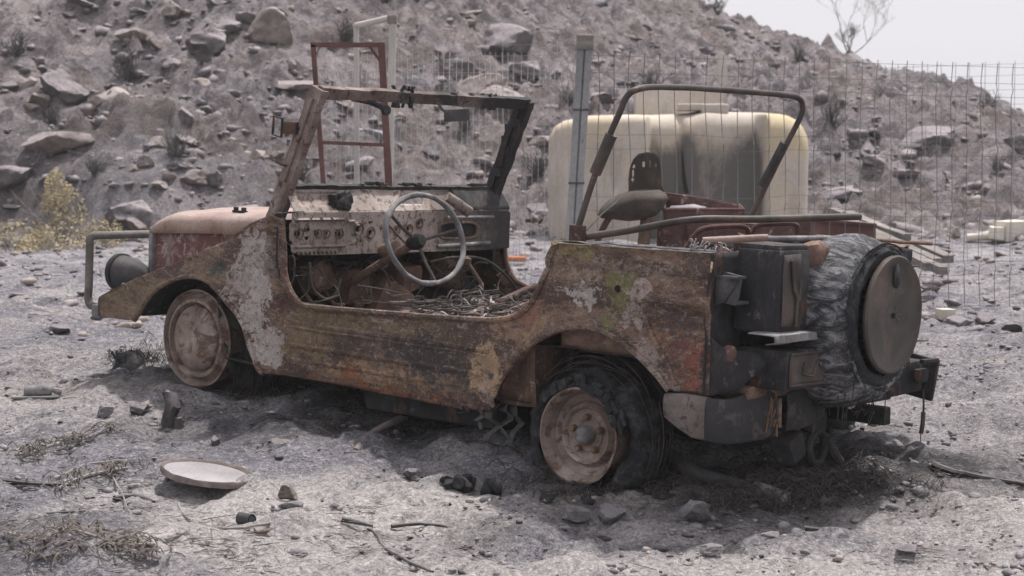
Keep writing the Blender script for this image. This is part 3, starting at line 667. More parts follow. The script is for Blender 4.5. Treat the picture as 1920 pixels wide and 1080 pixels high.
for k in range(16):
    t = random.random(); m.box((.28 + .23 * t + random.uniform(-.03, .02), 1.42 + random.uniform(-.02, .02), .87 + .52 * t), (.03, .02, .04), bev=.005)
m.warp(.006, 9, .004, 30).build('windscreen_post', M['dark'], wf)
m = MB(); flatbar(m, V((.335, .14, .997)), V((.335, 1.43, .997)), V((.008, 0, .012)), V((.012, 0, -.004)), 40, .01)
for k in range(40):
    y = random.uniform(.55, 1.42); m.box((.335 + random.uniform(-.012, .012), y, 1.005 + random.uniform(-.004, .012)), (.018, random.uniform(.01, .05), .012), bev=.003)
m.warp(.004, 8, .003, 40).build('windscreen_sill', M['dark'], wf)
# soot and melted straps on the upper bar, mirror, wiper motor
for y in (.655, .59, 1.18):
    m = MB()
    for k in range(6): m.tube([V((.516 + random.uniform(-.03, .03), y + random.uniform(-.02, .02) * (1 if y < 1 else 2), 1.385 + (.045 if y < 1 else .032) * math.sin(a)))for a in (-1.5, 0, 1.5)], .006, 6)
    m.build('charred_strap', M['dark'], wf)
m = MB(); m.box((.548, .925, 1.318), (.014, .135, .052), Matrix.Rotation(-.15, 3, 'Z') @ Matrix.Rotation(.08, 3, 'X'), bev=.005); m.tube([(.545, .87, 1.325), (.53, .85, 1.34), (.52, .83, 1.37)], .007, 6)
m.build('rear_view_mirror', M['darkgrey'], wf)
m = MB(); m.tube([(.505, .33, 1.365), (.52, .42, 1.355), (.53, .47, 1.34), (.535, .50, 1.325)], [.009, .011, .012, .01], 8); m.lathe([(-.01, .02), (.01, .02)], (.535, .50, 1.325), 'X', 14); m.build('sun_visor_bracket', M['dark'], wf)
m = MB(); c0 = J(545, 240, 1, .10); c1 = J(520, 236, 1, .05)
m.tube([V((.43, .12, c0.z)), c0], .014, 8); m.box(c0, (.07, .03, .05), bev=.006)
m.tube([c1 + V((-.025, 0, -.035)), c1 + V((.025, 0, -.045)), c1 + V((.028, 0, .03)), c1 + V((-.022, 0, .04))], .006, 6, closed=True)
m.build('side_mirror_frame', M['dark'], wf)
m = MB(); a0 = J(517, 303, 1, .05); m.tube([a0, J(540, 312, 1, .12)], .006, 6); m.build('hinge_pin', M['dark'], wf)
# ---- dash board
def dashpt(px, py): return J(px, py, 0, .40)
dash_z = lambda py: J(700, py, 0, .40).z
# lower dash face
DX = .405
o = [(.11, .745), (.11, .895), (.14, .905), (1.45, .905), (1.475, .89), (1.475, .73), (1.3, .725), (.3, .725), (.15, .728)]
ov = []
def oval(cy, cz, a, b, n=24, p=2.6): return [(cy + a * (abs(math.cos(t)) ** (2 / p)) * (1 if math.cos(t) > 0 else -1), cz + b * (abs(math.sin(t)) ** (2 / p)) * (1 if math.sin(t) > 0 else -1)) for t in np.linspace(0, 2 * math.pi, n, endpoint=False)]
def dy(px, py=440): return J(px, py, 0, DX).y
def dz(px, py): return J(px, py, 0, DX).z
holes = []   # (y, z, ry, rz)
for px, py, r in ((560, 438, .020), (578, 447, .010), (580, 430, .010), (596, 438, .017), (612, 438, .016), (636, 438, .018), (560, 415, .007), (580, 412, .007), (600, 410, .007), (620, 412, .007), (671, 430, .026), (676, 452, .014), (694, 436, .023), (694, 418, .010), (548, 455, .010), (742, 432, .020), (715, 430, .012), (765, 430, .022), (785, 418, .020), (812, 412, .010), (655, 405, .010)):
    holes.append((dy(px, py), dz(px, py), r))
slot = (dy(858, 432), dz(858, 432), .125, .036)
def dface(y, z):
    x = DX + .004 * mnoise.noise(V((y * 5, z * 5, 1)))
    d = 9
    cy, cz = dy(600), dz(600, 437)
    ex = (abs(y - cy) / .205) ** 4 + (abs(z - cz) / .052) ** 4
    if ex < 1: x -= .012
    elif ex < 1.5: x += .008
    for hy, hz, r in holes:
        d = math.hypot(y - hy, z - hz)
        if d < r * .62: x -= .018
        elif d < r * 1.1: x += .004
    return V((x, y, z))
m = sheet(o, dface, .0085)
# cut the glove slot
keep = []
for f in m.f:
    c = sum((V(m.v[i]) for i in f), V()) / len(f)
    if (abs(c.y - slot[0]) / slot[2]) ** 4 + (abs(c.z - slot[1]) / slot[3]) ** 4 > 1: keep.append(f)
m.f = keep
dp = m.build('dashboard', M['dashm'], car, thick=.003)
m = MB(); m.tube([V((DX + .003, y, z)) for y, z in oval(slot[0], slot[1], slot[2], slot[3], 40, 4)], .007, 6, closed=True); m.build('glove_slot_rim', M['rust'], dp)
m = MB(); m.box((DX - .09, slot[0], slot[1]), (.16, .24, .07)); m.build('glove_box', M['dark'], dp)
for hy, hz, r in holes:
    g = MB(); g.lathe([(-.02, r * .5), (-.004, r * .62)], (DX - .002, hy, hz), 'X', 14); g.build('gauge_hole', M['hollow'], dp)
    if r > .015:
        g = MB(); g.tube([V((DX + .006, hy + r * math.cos(t), hz + r * math.sin(t))) for t in np.linspace(0, 6.283, 18, endpoint=False)], .0035, 5, closed=True); g.build('gauge_ring', M['rust'], dp)
for k in range(11):
    g = MB(); a = dy(545 + k * 8, 470); g.tube([(DX + .01, a, .742), (DX + .014, a + .003, .73)], .004, 5); g.build('switch', M['redrust'], dp)
# upper dash
def uface(y, z):
    t = (z - .905) / .09
    return V((.395 - .055 * t + .005 * mnoise.noise(V((y * 6, z * 6, 3))) - (.010 if abs(y - .30) < .12 and .93 < z < .975 else 0), y, z))
uh = [(J(638, 378, 0, .37).y, J(638, 378, 0, .37).z, .065, .034)]
uo = [(.13, .905), (.13, .985), (.17, .992), (1.45, .992), (1.46, .905)]
m = sheet(uo, uface, .0085)
keep = []
hy, hz, ra, rb = uh[0]; ty = J(770, 375, 0, .37).y; tz = J(770, 375, 0, .37).z
for f in m.f:
    c = sum((V(m.v[i]) for i in f), V()) / len(f)
    e = ((c.y - hy) / ra) ** 2 + ((c.z - hz) / rb) ** 2
    e2 = (abs(c.y - ty) / .075) ** 4 + (abs(c.z - tz) / .017) ** 4
    if e > .8 + .3 * mnoise.noise(c * 30) and e2 > 1: keep.append(f)
m.f = keep
m.build('upper_dashboard', M['dashm'], car, thick=.003)
m = MB()
for k in range(16): m.box((.385 + random.uniform(-.012, .012), hy + random.uniform(-.05, .05), hz + random.uniform(-.03, .03)), (.03, .04, .035), Matrix.Rotation(random.random() * 3, 3, 'X'), bev=.008)
m.warp(.008, 20).build('melted_instrument', M['dark'], car)
m = MB(); m.grid([[V((x, y, .905 + .075 * (x < .33) * 0 - (x - .405) * -.12)) for x in np.linspace(.27, .405, 6)] for y in np.linspace(.1, 1.47, 24)]); m.warp(.008, 6).build('cowl', M['dashm'], car, thick=.003)
# sooty right part of the upper dash, round bar and pipe that leans there
m = MB(); m.grid([[V((.402 - .055 * t + .004, y, .905 + .09 * t)) for t in np.linspace(0, 1.08, 6)] for y in np.linspace(1.12, 1.47, 14)]); m.warp(.008, 8, .004, 30).build('soot_crust', M['dark'], car, thick=.003)
p0, p1 = J(838, 368, 0, .46), J(880, 398, 0, .50)
m = MB(); m.tube([p0, (p0 + p1) / 2, p1], [.022, .024, .024], 14); m.warp(.003, 20).build('melted_canister', M['dashm'], car)
m = MB(); m.tube([J(838, 408, 0, .45), J(925, 407, 0, .45)], .007, 8); m.tube([J(820, 462, 0, .42), J(918, 455, 0, .42)], .009, 8); m.build('grab_rail', M['greymet'], car)
# mirror of the door pillars
m = MB(); flatbar(m, V((.245, 1.545, .62)), V((.24, 1.545, .90)), V((.018, 0, 0)), V((0, .012, 0)), 12); m.warp(.004, 10).build('door_pillar', M['dark'], car)
m = MB(); flatbar(m, V((.44, .03, .60)), V((.42, .03, .90)), V((.018, 0, 0)), V((0, .01, 0)), 12); m.warp(.004, 10).build('door_pillar', M['dark'], car)
# ---- steering
sc_ = J(793, 450, 0, .74)
ax = (sc_ - V((.12, .50, .50))).normalized()
e1 = ax.cross(V((0, 1, 0))).normalized(); e2 = ax.cross(e1).normalized()
ct, cr, cb, cl = J(790, 366, 0, .70), J(868, 455, 0, .745), J(805, 533, 0, .80), J(724, 440, 0, .73)
cen = (ct + cb + cr + cl) / 4; sc_ = cen
u1 = (ct - cb) / 2; u2 = (cr - cl) / 2
m = MB()
ring = [cen + u1 * math.cos(t) + u2 * math.sin(t) + V((0, 0, .004 * math.sin(3 * t))) for t in np.linspace(0, 2 * math.pi, 64, endpoint=False)]
m.tube(ring, [.0118 + .0035 * mnoise.noise(p * 12) for p in ring], 10, closed=True)
sw = m.warp(.002, 30, .0012, 90).build('steering_wheel', M['greymet'], car)
nrm = u1.cross(u2).normalized()
if nrm.x > 0: nrm = -nrm
hubc = cen + nrm * .045
for t in (-1.05, 1.25, 2.9 + .05):
    m = MB(); e = cen + u1 * math.cos(t) + u2 * math.sin(t)
    m.tube([hubc, hubc.lerp(e, .5) + nrm * .008, e], [.008, .007, .007], 7); m.build('spoke', M['wire'], sw)
m = MB()
qd = nrm.to_track_quat('Z', 'Y').to_matrix()
mm = MB(); mm.lathe([(-.03, 0), (-.028, .022), (0, .036), (.03, .03), (.05, .02)], (0, 0, 0), 'Z', 20); m.add([qd @ V(v) + hubc for v in mm.v], mm.f)
m.build('wheel_hub', M['dark'], sw)
m = MB(); m.tube([hubc + nrm * .02, hubc.lerp(V((.14, .52, .50)), .5), V((.14, .50, .48))], [.020, .018, .020], 10); m.tube([hubc + nrm * .12 + V((0, 0, .0)), hubc + nrm * .2], .032, 10); m.tube([hubc + nrm * .06, hubc + nrm * .06 + V((.0, -.10, .07)), hubc + nrm * .05 + V((0, -.15, .10))], .005, 6)
m.warp(.003, 14).build('steering_column', M['rust'], car)
# pedals, wires and pipes under the dash
for y in (.33, .45, .57):
    m = MB(); m.tube([(.16, y, .70), (.26, y, .56), (.33, y, .50)], .008, 6); m.box((.34, y, .49), (.015, .05, .06), Matrix.Rotation(.6, 3, 'Y'), bev=.004); m.build('pedal', M['rust'], car)
m = MB()
for k in range(55):
    y = random.uniform(.12, 1.45); x = random.uniform(.14, .40); z = random.uniform(.60, .74)
    pts = [V((x, y, z))]
    for q in range(4):
        c = pts[-1] + V((random.uniform(-.05, .06), random.uniform(-.10, .10), random.uniform(-.09, .03))); c.y = min(1.48, max(.10, c.y)); pts.append(c)
    m.tube(spline(pts, 4), random.uniform(.002, .006), 5)
m.tube(spline([V((.42, .20, .70)), V((.44, .20, .60)), V((.45, .26, .55)), V((.42, .35, .56)), V((.38, .42, .62))], 6), .007, 7)
m.tube(spline([V((.40, .95, .68)), V((.45, 1.05, .70)), V((.5, 1.2, .69)), V((.52, 1.35, .60)), V((.55, 1.42, .5))], 6), .006, 7)
m.build('wiring', M['wire'], car)
m = MB()
for (y, z, s) in ((.40, .62, .16), (.62, .57, .18), (.95, .60, .15), (1.22, .62, .17), (.80, .50, .22)):
    m.box((.22, y, z), (s, s * .9, s * .8), Matrix.Rotation(y * 5, 3, 'X'), bev=.03)
m.warp(.03, 7, .008, 30).build('heater_box', M['rust'], car)
# ---- seat springs
def springs(x0, x1, y0, y1, z, nx, ny, seed):
    r = random.Random(seed); m = MB()
    for i in range(nx):
        for j in range(ny):
            cx = x0 + (x1 - x0) * (i + .5) / nx; cy = y0 + (y1 - y0) * (j + .5) / ny
            lean = V((r.uniform(-.6, .6), r.uniform(-.6, .6), 0)); h = r.uniform(.08, .16)
            pts = []
            for k in range(42):
                t = k / 41; a = t * 5 * 2 * math.pi; rad = .026 + .012 * abs(2 * t - 1)
                pts.append(V((cx + rad * math.cos(a), cy + rad * math.sin(a), z + h * t)) + lean * (h * t))
            m.tube(pts, .0023, 4)
    for k in range(nx * 3):
        a = V((r.uniform(x0, x1), r.uniform(y0, y1), z + r.uniform(.08, .15))); b = a + V((r.uniform(-.2, .2), r.uniform(-.2, .2), r.uniform(-.03, .03)))
        m.tube(spline([a, a.lerp(b, .5) + V((0, 0, r.uniform(-.03, .05))), b], 5), .003, 4)
    for k in range(26):
        c = V((r.uniform(x0, x1), r.uniform(y0, y1), z + r.uniform(.09, .15))); e = V((r.gauss(0, 1), r.gauss(0, 1), r.gauss(0, 1.4))).normalized(); a = e.orthogonal().normalized(); b = e.cross(a); q = r.uniform(.022, .036)
        m.tube([c + (a * math.cos(t) + b * math.sin(t)) * q for t in np.linspace(0, 6.283, 16, endpoint=False)], .0036, 4, closed=True)
    m.tube([V((x0, y0, z + .11)), V((x0, y1, z + .10)), V((x1, y1, z + .11)), V((x1, y0, z + .10))], .006, 6, closed=True)
    m.tube([V((x0, y0, z)), V((x0, y1, z)), V((x1, y1, z)), V((x1, y0, z))], .006, 6, closed=True)
    return m
for y0, s in ((.16, 1), (.92, 2)):
    g = springs(.90, 1.58, y0, y0 + .50, .465, 9, 7, s); g.build('seat_springs', M['springm'], car)
    g = MB(); g.box((1.22, y0 + .24, .40), (.58, .52, .03), bev=.006)
    for x, y in ((.98, y0 + .03), (.98, y0 + .45), (1.46, y0 + .03), (1.46, y0 + .45)): g.box((x, y, .34), (.03, .03, .11))
    g.warp(.008, 8).build('seat_frame', M['rust'], car)
m = MB()
for k in range(34):     # ash-pale clips and spring ends lying over the near seat
    a = V((random.uniform(1.0, 1.5), random.uniform(.10, .62), .535 + random.uniform(-.01, .045))); d = V((random.uniform(-.05, .05), random.uniform(-.05, .05), random.uniform(-.03, .03)))
    m.tube(spline([a, a + d + V((0, 0, .015)), a + d * 1.6], 4), random.uniform(.003, .006), 5)
m.build('loose_spring_ends', M['wirelight'], car)
m = MB(); m.tube([J(872, 596, 1, .20), J(1003, 537, 1, .75)], .016, 12); m.tube([J(905, 600, 1, .14), J(1010, 560, 1, .5)], .007, 8); m.warp(.003, 9).build('seat_back_rail', M['redrust'], car)
# ---- rear hoop
m = MB()
hp = [J(1078, 447, 1, .20), J(1125, 300, 1, .20), J(1160, 215, 1, .20), J(1176, 180, 1, .21), J(1198, 167, 1, .25), J(1240, 163, 1, .42), J(1350, 168, 1, .82), J(1470, 178, 1, 1.24), J(1497, 184, 1, 1.33), J(1504, 197, 1, 1.36), J(1500, 220, 1, 1.36), J(1465, 290, 1, 1.36), J(1410, 402, 1, 1.36)]
m.tube(spline(hp, 6), .0118, 12); ho = m.warp(.002, 10).build('roof_hoop', M['cover'], car)
m = MB(); m.tube([J(1116, 325, 1, .20) , J(1147, 252, 1, .20)], .022, 10); m.build('hoop_sleeve', M['cover'], ho)
m = MB(); m.tube([J(1430, 348, 1, 1.36), J(1472, 268, 1, 1.36)], .020, 10); m.build('hoop_sleeve', M['dark'], ho)
m = MB(); m.box(J(1083, 440, 1, .20), (.06, .03, .07), bev=.006); m.tube([J(1078, 447, 1, .2), J(1078, 470, 1, .2)], .02, 8); m.build('hoop_bracket', M['redrust'], ho)
m = MB(); m.tube([J(1092, 440, 1, .24), J(1130, 400, 1, .4), J(1165, 372, 1, .6)], .003, 5); m.build('cable', M['wire'], ho)
# folded roof bows lying on the tub
m = MB(); m.tube(spline([J(1085, 446, 1, .22), J(1180, 432, 1, .26), J(1300, 412, 1, .36), J(1420, 411, 1, .6), J(1612, 406, 1, 1.05)], 6), .0135, 12); m.build('folded_roof_bow', M['cover'], car)
m = MB(); m.tube(spline([J(1090, 443, 1, .30), J(1200, 430, 1, .55), J(1260, 418, 1, .8)], 6), .009, 8); m.build('folded_roof_bow', M['rust'], car)
m = MB(); m.tube([J(1318, 452, 1, .30), J(1440, 446, 1, .42)], .014, 10); m.build('folded_roof_bow', M['hoodm'], car)
m = MB(); m.tube([J(1435, 448, 1, .42), J(1555, 447, 1, .70)], .011, 10); m.build('folded_roof_bow', M['greymet'], car)
m = MB(); m.tube(spline([J(1285, 468, 1, .40), J(1300, 445, 1, .42), J(1322, 428, 1, .46), J(1380, 424, 1, .6), J(1400, 428, 1, .64), J(1405, 445, 1, .66)], 5), .010, 8); m.build('folded_roof_bow', M['redrust'], car)
m = MB(); m.tube(spline([J(1400, 445, 1, .66), J(1418, 425, 1, .68), J(1440, 420, 1, .72), J(1490, 420, 1, .84), J(1495, 440, 1, .86)], 5), .010, 8); m.build('folded_roof_bow', M['redrust'], car)
# rubbish and plates inside the tub
for k in range(20):
    m = MB(); c = V((random.uniform(1.9, 2.45), random.uniform(.12, 1.25), random.uniform(.78, .89)))
    m.box(c, (random.uniform(.05, .16), random.uniform(.03, .10), random.uniform(.008, .03)), Matrix.Rotation(random.uniform(-.6, .6), 3, 'Y') @ Matrix.Rotation(random.uniform(0, 3), 3, 'Z'), bev=.003)
    m.warp(.015, 9, .005, 40).build('charred_trim', M['redrust'] if k % 2 else M['dark'], car)
m = MB(); m.grid([[V((x, y, .80 + .05 * math.sin(x * 5) + .03 * mnoise.noise(V((x * 5, y * 5, 8))))) for y in np.linspace(.10, 1.50, 24)] for x in np.linspace(1.92, 2.47, 14)]); m.warp(.02, 7).build('burnt_seat_cover', M['rust'], car, thick=.004)
m = MB()
for k in range(26):
    a = J(random.uniform(1290, 1360), 470, 1, random.uniform(.02, .12)); a.z = .88; d = V((random.uniform(-.03, .03), random.uniform(-.02, .03), random.uniform(.0, .035)))
    m.tube(spline([a, a + d * .6 + V((.01, 0, .01)), a + d], 4), .002, 4)
m.build('loose_wires', M['wirelight'], car)
# ---- tail: boxes, brackets, bumpers
m = MB(); m.box((2.60, .235, .755), (.18, .205, .285), bev=.026); m.box((2.60, .235, .90), (.16, .18, .02), bev=.006); m.warp(.006, 6, .002, 25)
bx_ = m.build('storage_box', M['dark'], car)
m = MB(); m.grid([[V((2.692, y, z)) for z in np.linspace(.64, .88, 8)] for y in np.linspace(.155, .26, 6)]); m.tube([(2.697, .20, .86), (2.70, .215, .76), (2.70, .235, .74), (2.70, .238, .64)], .006, 6); m.warp(.004, 10).build('box_lid', M['cover'], bx_, thick=.003)
m = MB()
P = []
for k in range(9):
    z = .60 + .31 * k / 8; P.append([V((2.60 + .03 * t, .36 + .07 * t + .012 * mnoise.noise(V((z * 20, t * 4, 3))) * (1 if t == 1 else 0), z)) for t in (0, .5, 1)])
m.grid(P); m.box((2.58, .37, .74), (.10, .04, .28), bev=.01); m.warp(.006, 12, .004, 40).build('torn_bracket', M['greymet'], car, thick=.003)
m = MB(); m.box((2.60, .40, .75), (.04, .06, .28), bev=.01); m.box((2.64, .345, .75), (.03, .02, .22), bev=.005); m.warp(.008, 10).build('rear_strut', M['dark'], car)
m = MB(); c = J(1532, 478, 0, 2.66)
m.lathe([(-.05, .02), (-.04, .04), (0, .046), (.035, .04), (.05, .018)], c, 'Z', 18, noise=.012); m.warp(.012, 18, .006, 50).build('burnt_lamp', M['rust'], car)
# holder on the near corner
a = J(1362, 555, 1, .06)
m = MB(); m.box((2.545, .065, .76), (.075, .012, .10), Matrix.Rotation(.15, 3, 'Y'), bev=.003); m.box((2.55, .085, .715), (.08, .05, .008)); m.grid([[V((2.51, .03, .80)), V((2.59, .05, .80))], [V((2.51, .03, .70)), V((2.535, .05, .715))]]); m.box((2.55, .06, .80), (.08, .06, .006))
m.build('jerrycan_holder', M['darkgrey'], car, thick=.003)
# gusset below the corner
def tri(pts, y):
    mm = MB(); mm.add([V((p[0], y, p[1])) for p in pts], [tuple(range(len(pts)))]); return mm
m = sheet([(2.505, .395), (2.51, .60), (2.56, .56), (2.66, .555), (2.70, .53), (2.60, .42)], lambda x, z: V((x, .012 + (x - 2.5) * .35, z + .008 * mnoise.noise(V((x * 9, 0, z * 9))))), .03); m.build('corner_gusset', M['dark'], car, thick=.004)
m = MB(); c = J(1370, 663, 1, .05); m.lathe([(-.006, .0), (-.005, .022), (.0, .028), (.008, .028)], c + V((0, -.012, 0)), 'Y', 18, noise=.003); m.build('red_reflector', M['redrust'], car)
# lower box and pale shelf
m = MB(); m.box((2.625, .295, .495), (.20, .30, .135), bev=.010); m.warp(.004, 6); lb = m.build('lower_box', M['dark'], car)
m = MB(); m.grid([[V((2.731, y, z)) for z in np.linspace(.44, .55, 5)] for y in np.linspace(.165, .43, 8)]); m.tube([(2.733, .17, .445), (2.733, .17, .55), (2.733, .43, .55), (2.733, .43, .445)], .004, 5, closed=True); m.tube([(2.735, .25, .52), (2.735, .24, .48), (2.735, .30, .47), (2.735, .33, .52), (2.735, .38, .47)], .004, 5); m.warp(.003, 9).build('box_front', M['cover'], lb, thick=.003)
s0 = J(1450, 628, 0, 2.74); s1 = J(1590, 612, 0, 2.66)
s0, s1 = J(1452, 632, 0, 2.76), J(1592, 616, 0, 2.70); bk = V((-.10, 0, .004))
m = MB(); m.grid([[s0.lerp(s1, t) + bk * q for q in (1, .5, 0)] + [s0.lerp(s1, t) + V((.003, 0, -.022)), s0.lerp(s1, t) + V((-.03, 0, -.03))] for t in np.linspace(0, 1, 14)]); m.warp(.004, 9, .0015, 40)
m.build('tail_shelf', M['greymet'], car, thick=.004)
m = MB(); m.box((2.55, .40, .415), (.12, .60, .05), bev=.01); m.warp(.012, 9, .004, 30).build('rear_cross_member', M['rust'], car)
# left bumper, wrapping round the corner: path in plan, height profile with humped top
def bumper(path, tops, bots, name, mat, yflip=False):
    n = len(path); P = []
    for i in range(n):
        x, y = path[i]; zt, zb = tops[i], bots[i]
        nx, ny = path[min(i + 1, n - 1)][0] - path[max(i - 1, 0)][0], path[min(i + 1, n - 1)][1] - path[max(i - 1, 0)][1]
        L = math.hypot(nx, ny); ox, oy = ny / L, -nx / L
        if yflip: ox, oy = -ox, -oy
        row = []
        for t, o_ in ((-.0, -.035), (0, -.006), (.06, .0), (.3, .004), (.6, .004), (.94, .0), (1, -.006), (1.0, -.03)):
            row.append(V((x + ox * o_, y + oy * o_, zt + (zb - zt) * t)))
        P.append(row)
    m = MB(); m.grid(P); m.warp(.005, 5, .0015, 30); return m.build(name, mat, car, thick=.004)
c1 = [J(1253, 770, 1, -.02), J(1312, 785, 1, -.02)]
path = [(2.36, -.025), (2.42, -.035), (2.48, -.035), (2.53, -.03), (2.565, -.010), (2.59, .03), (2.60, .09), (2.605, .16), (2.61, .22), (2.615, .27)]
tops = [.395, .40, .398, .395, .392, .392, .405, .428, .432, .405]
bots = [.315, .29, .265, .26, .255, .25, .25, .25, .25, .262]
rb_ = bumper(path[3:], tops[3:], bots[3:], 'rear_bumper', M['bumper'])
bw_ = bumper(path[:4], tops[:4], bots[:4], 'bumper_wing', M['winge']); bw_.parent = rb_
path = [(2.62, .33), (2.625, .42), (2.63, .50), (2.63, .56)]
bumper(path, [.398, .41, .42, .418], [.27, .268, .28, .30], 'rear_bumper', M['bumper'])
# end plate of the broken bumper with scorched yellow insulation
m = MB()
for k in range(14):
    a = J(1448 + random.uniform(-8, 8), 760 + random.uniform(-25, 35), 0, 2.62); m.tube([a, a + V((random.uniform(-.01, .01), random.uniform(-.01, .01), random.uniform(-.05, -.02)))], .004, 5)
m.build('scorched_insulation', M['hubm'], car)
m = MB(); m.box((2.56, .31, .33), (.10, .02, .10), bev=.004); m.warp(.006, 9).build('bumper_bracket', M['wheelm'], car)
m = MB(); m.box((2.55, .60, .35), (.10, .03, .10), bev=.01); m.warp(.006, 9).build('bumper_bracket', M['wheelm'], car)
m = MB(); m.lathe([(-.02, .018), (0, .03), (.012, .03), (.012, .018)], (2.63, .60, .375), 'X', 18, capends=False); m.warp(.005, 9).build('bumper_tube_end', M['wheelm'], car)
# right bumper, lamp box and cover at the far corner
path = [(2.62, 1.05), (2.63, 1.15), (2.63, 1.25), (2.63, 1.35), (2.62, 1.43)]
m = MB(); m.box((2.58, 1.17, .385), (.07, .26, .12), Matrix.Rotation(.06, 3, 'X'), bev=.015); m.box((2.58, .92, .35), (.06, .34, .08), bev=.015); m.warp(.010, 6, .003, 25); m.build('rear_bumper', M['dark'], car)
m = MB(); m.box((2.60, 1.31, .385), (.13, .022, .16), Matrix.Rotation(.15, 3, 'Y'), bev=.008); m.box((2.665, 1.25, .455), (.02, .12, .016), bev=.004); m.box((2.65, 1.22, .40), (.03, .07, .05), bev=.01); m.warp(.006, 8); m.build('lamp_housing', M['dark'], car)
m = MB(); m.tube(spline([V((2.62, 1.30, .34)), V((2.625, 1.30, .28)), V((2.62, 1.31, .24))], 5), .004, 5); m.tube(spline([V((2.62, 1.31, .25)), V((2.625, 1.30, .21)), V((2.62, 1.30, .17))], 5), .009, 6); m.tube(spline([V((2.62, 1.30, .18)), V((2.61, 1.31, .05)), V((2.60, 1.29, -.03))], 5), .002, 4); m.build('hanging_wire', M['wire'], car)
m = MB(); c = J(1592, 748, 0, 2.66); m.lathe([(-.01, .0), (-.008, .03), (.01, .038), (.02, .02)], c, 'X', 18, noise=.006); m.build('lamp_backing', M['hoodm'], car)
# underside: exhaust, tow loop, hanging strips
m = MB(); m.tube(spline([V((1.95, .34, .18)), V((2.15, .32, .12)), V((2.30, .30, .075)), V((2.66, .30, .035))], 6), .028, 14, cap=True); m.warp(.004, 8); m.build('exhaust_pipe', M['darkgrey'], car)
m = MB(); m.tube([(2.53, .30, .055), (2.665, .30, .035)], .031, 14); m.build('exhaust_tip', M['greymet'], car)
m = MB()
c = J(1531, 838, 0, 2.60); m.tube([c + V((.0, .048 * math.cos(t), .052 * math.sin(t))) for t in np.linspace(0, 6.283, 24, endpoint=False)], .016, 8, closed=True)
m.box(c + V((-.02, 0, .09)), (.06, .10, .08), bev=.015); m.box(c + V((-.03, -.14, .01)), (.09, .09, .10), Matrix.Rotation(.5, 3, 'X'), bev=.02); m.tube([c + V((0, .05, .02)), c + V((.02, .13, -.06)), c + V((.02, .15, -.14))], .02, 8)
m.warp(.010, 10, .004, 30).build('tow_hook', M['dark'], car)
m = MB()
for (x, y, L) in ((1.56, .03, .20), (1.60, .06, .16), (1.50, .03, .10), (1.42, .04, .06), (1.63, .08, .26)):
    P = []
    for k in range(8):
        t = k / 7; P.append([V((x + s * .022 * (1 - .6 * t) + .02 * math.sin(k * 1.7 + x * 30), y + .02 * math.sin(k * 2.1 + y * 40), .27 - L * t)) for s in (-1, 0, 1)])
    m.grid(P)
m.warp(.012, 20).build('hanging_sheet_strip', M['darkgrey'], car, thick=.003)
m = MB(); c = J(922, 703, 1, -.004); m.box(c, (.026, .006, .034), bev=.002); bz = m.build('socket_plate', M['wheelm'], car); m = MB(); m.box(c + V((.003, -.005, -.004)), (.018, .006, .02)); m.build('socket', M['darkgrey'], bz)
m = MB(); c = J(1158, 541, 1, -.004); m.lathe([(-.004, 0), (-.003, .011), (.003, .013)], c, 'Y', 14); m.build('filler_hole', M['hollow'], car)
# near-side door sill seat for the fallen underside and tank
m = MB(); m.box((1.15, .30, .19), (.7, .35, .09), bev=.03); m.box((1.2, 1.0, .2), (.8, .3, .1), bev=.03); m.warp(.025, 5, .008, 20).build('underbody', M['dark'], car)
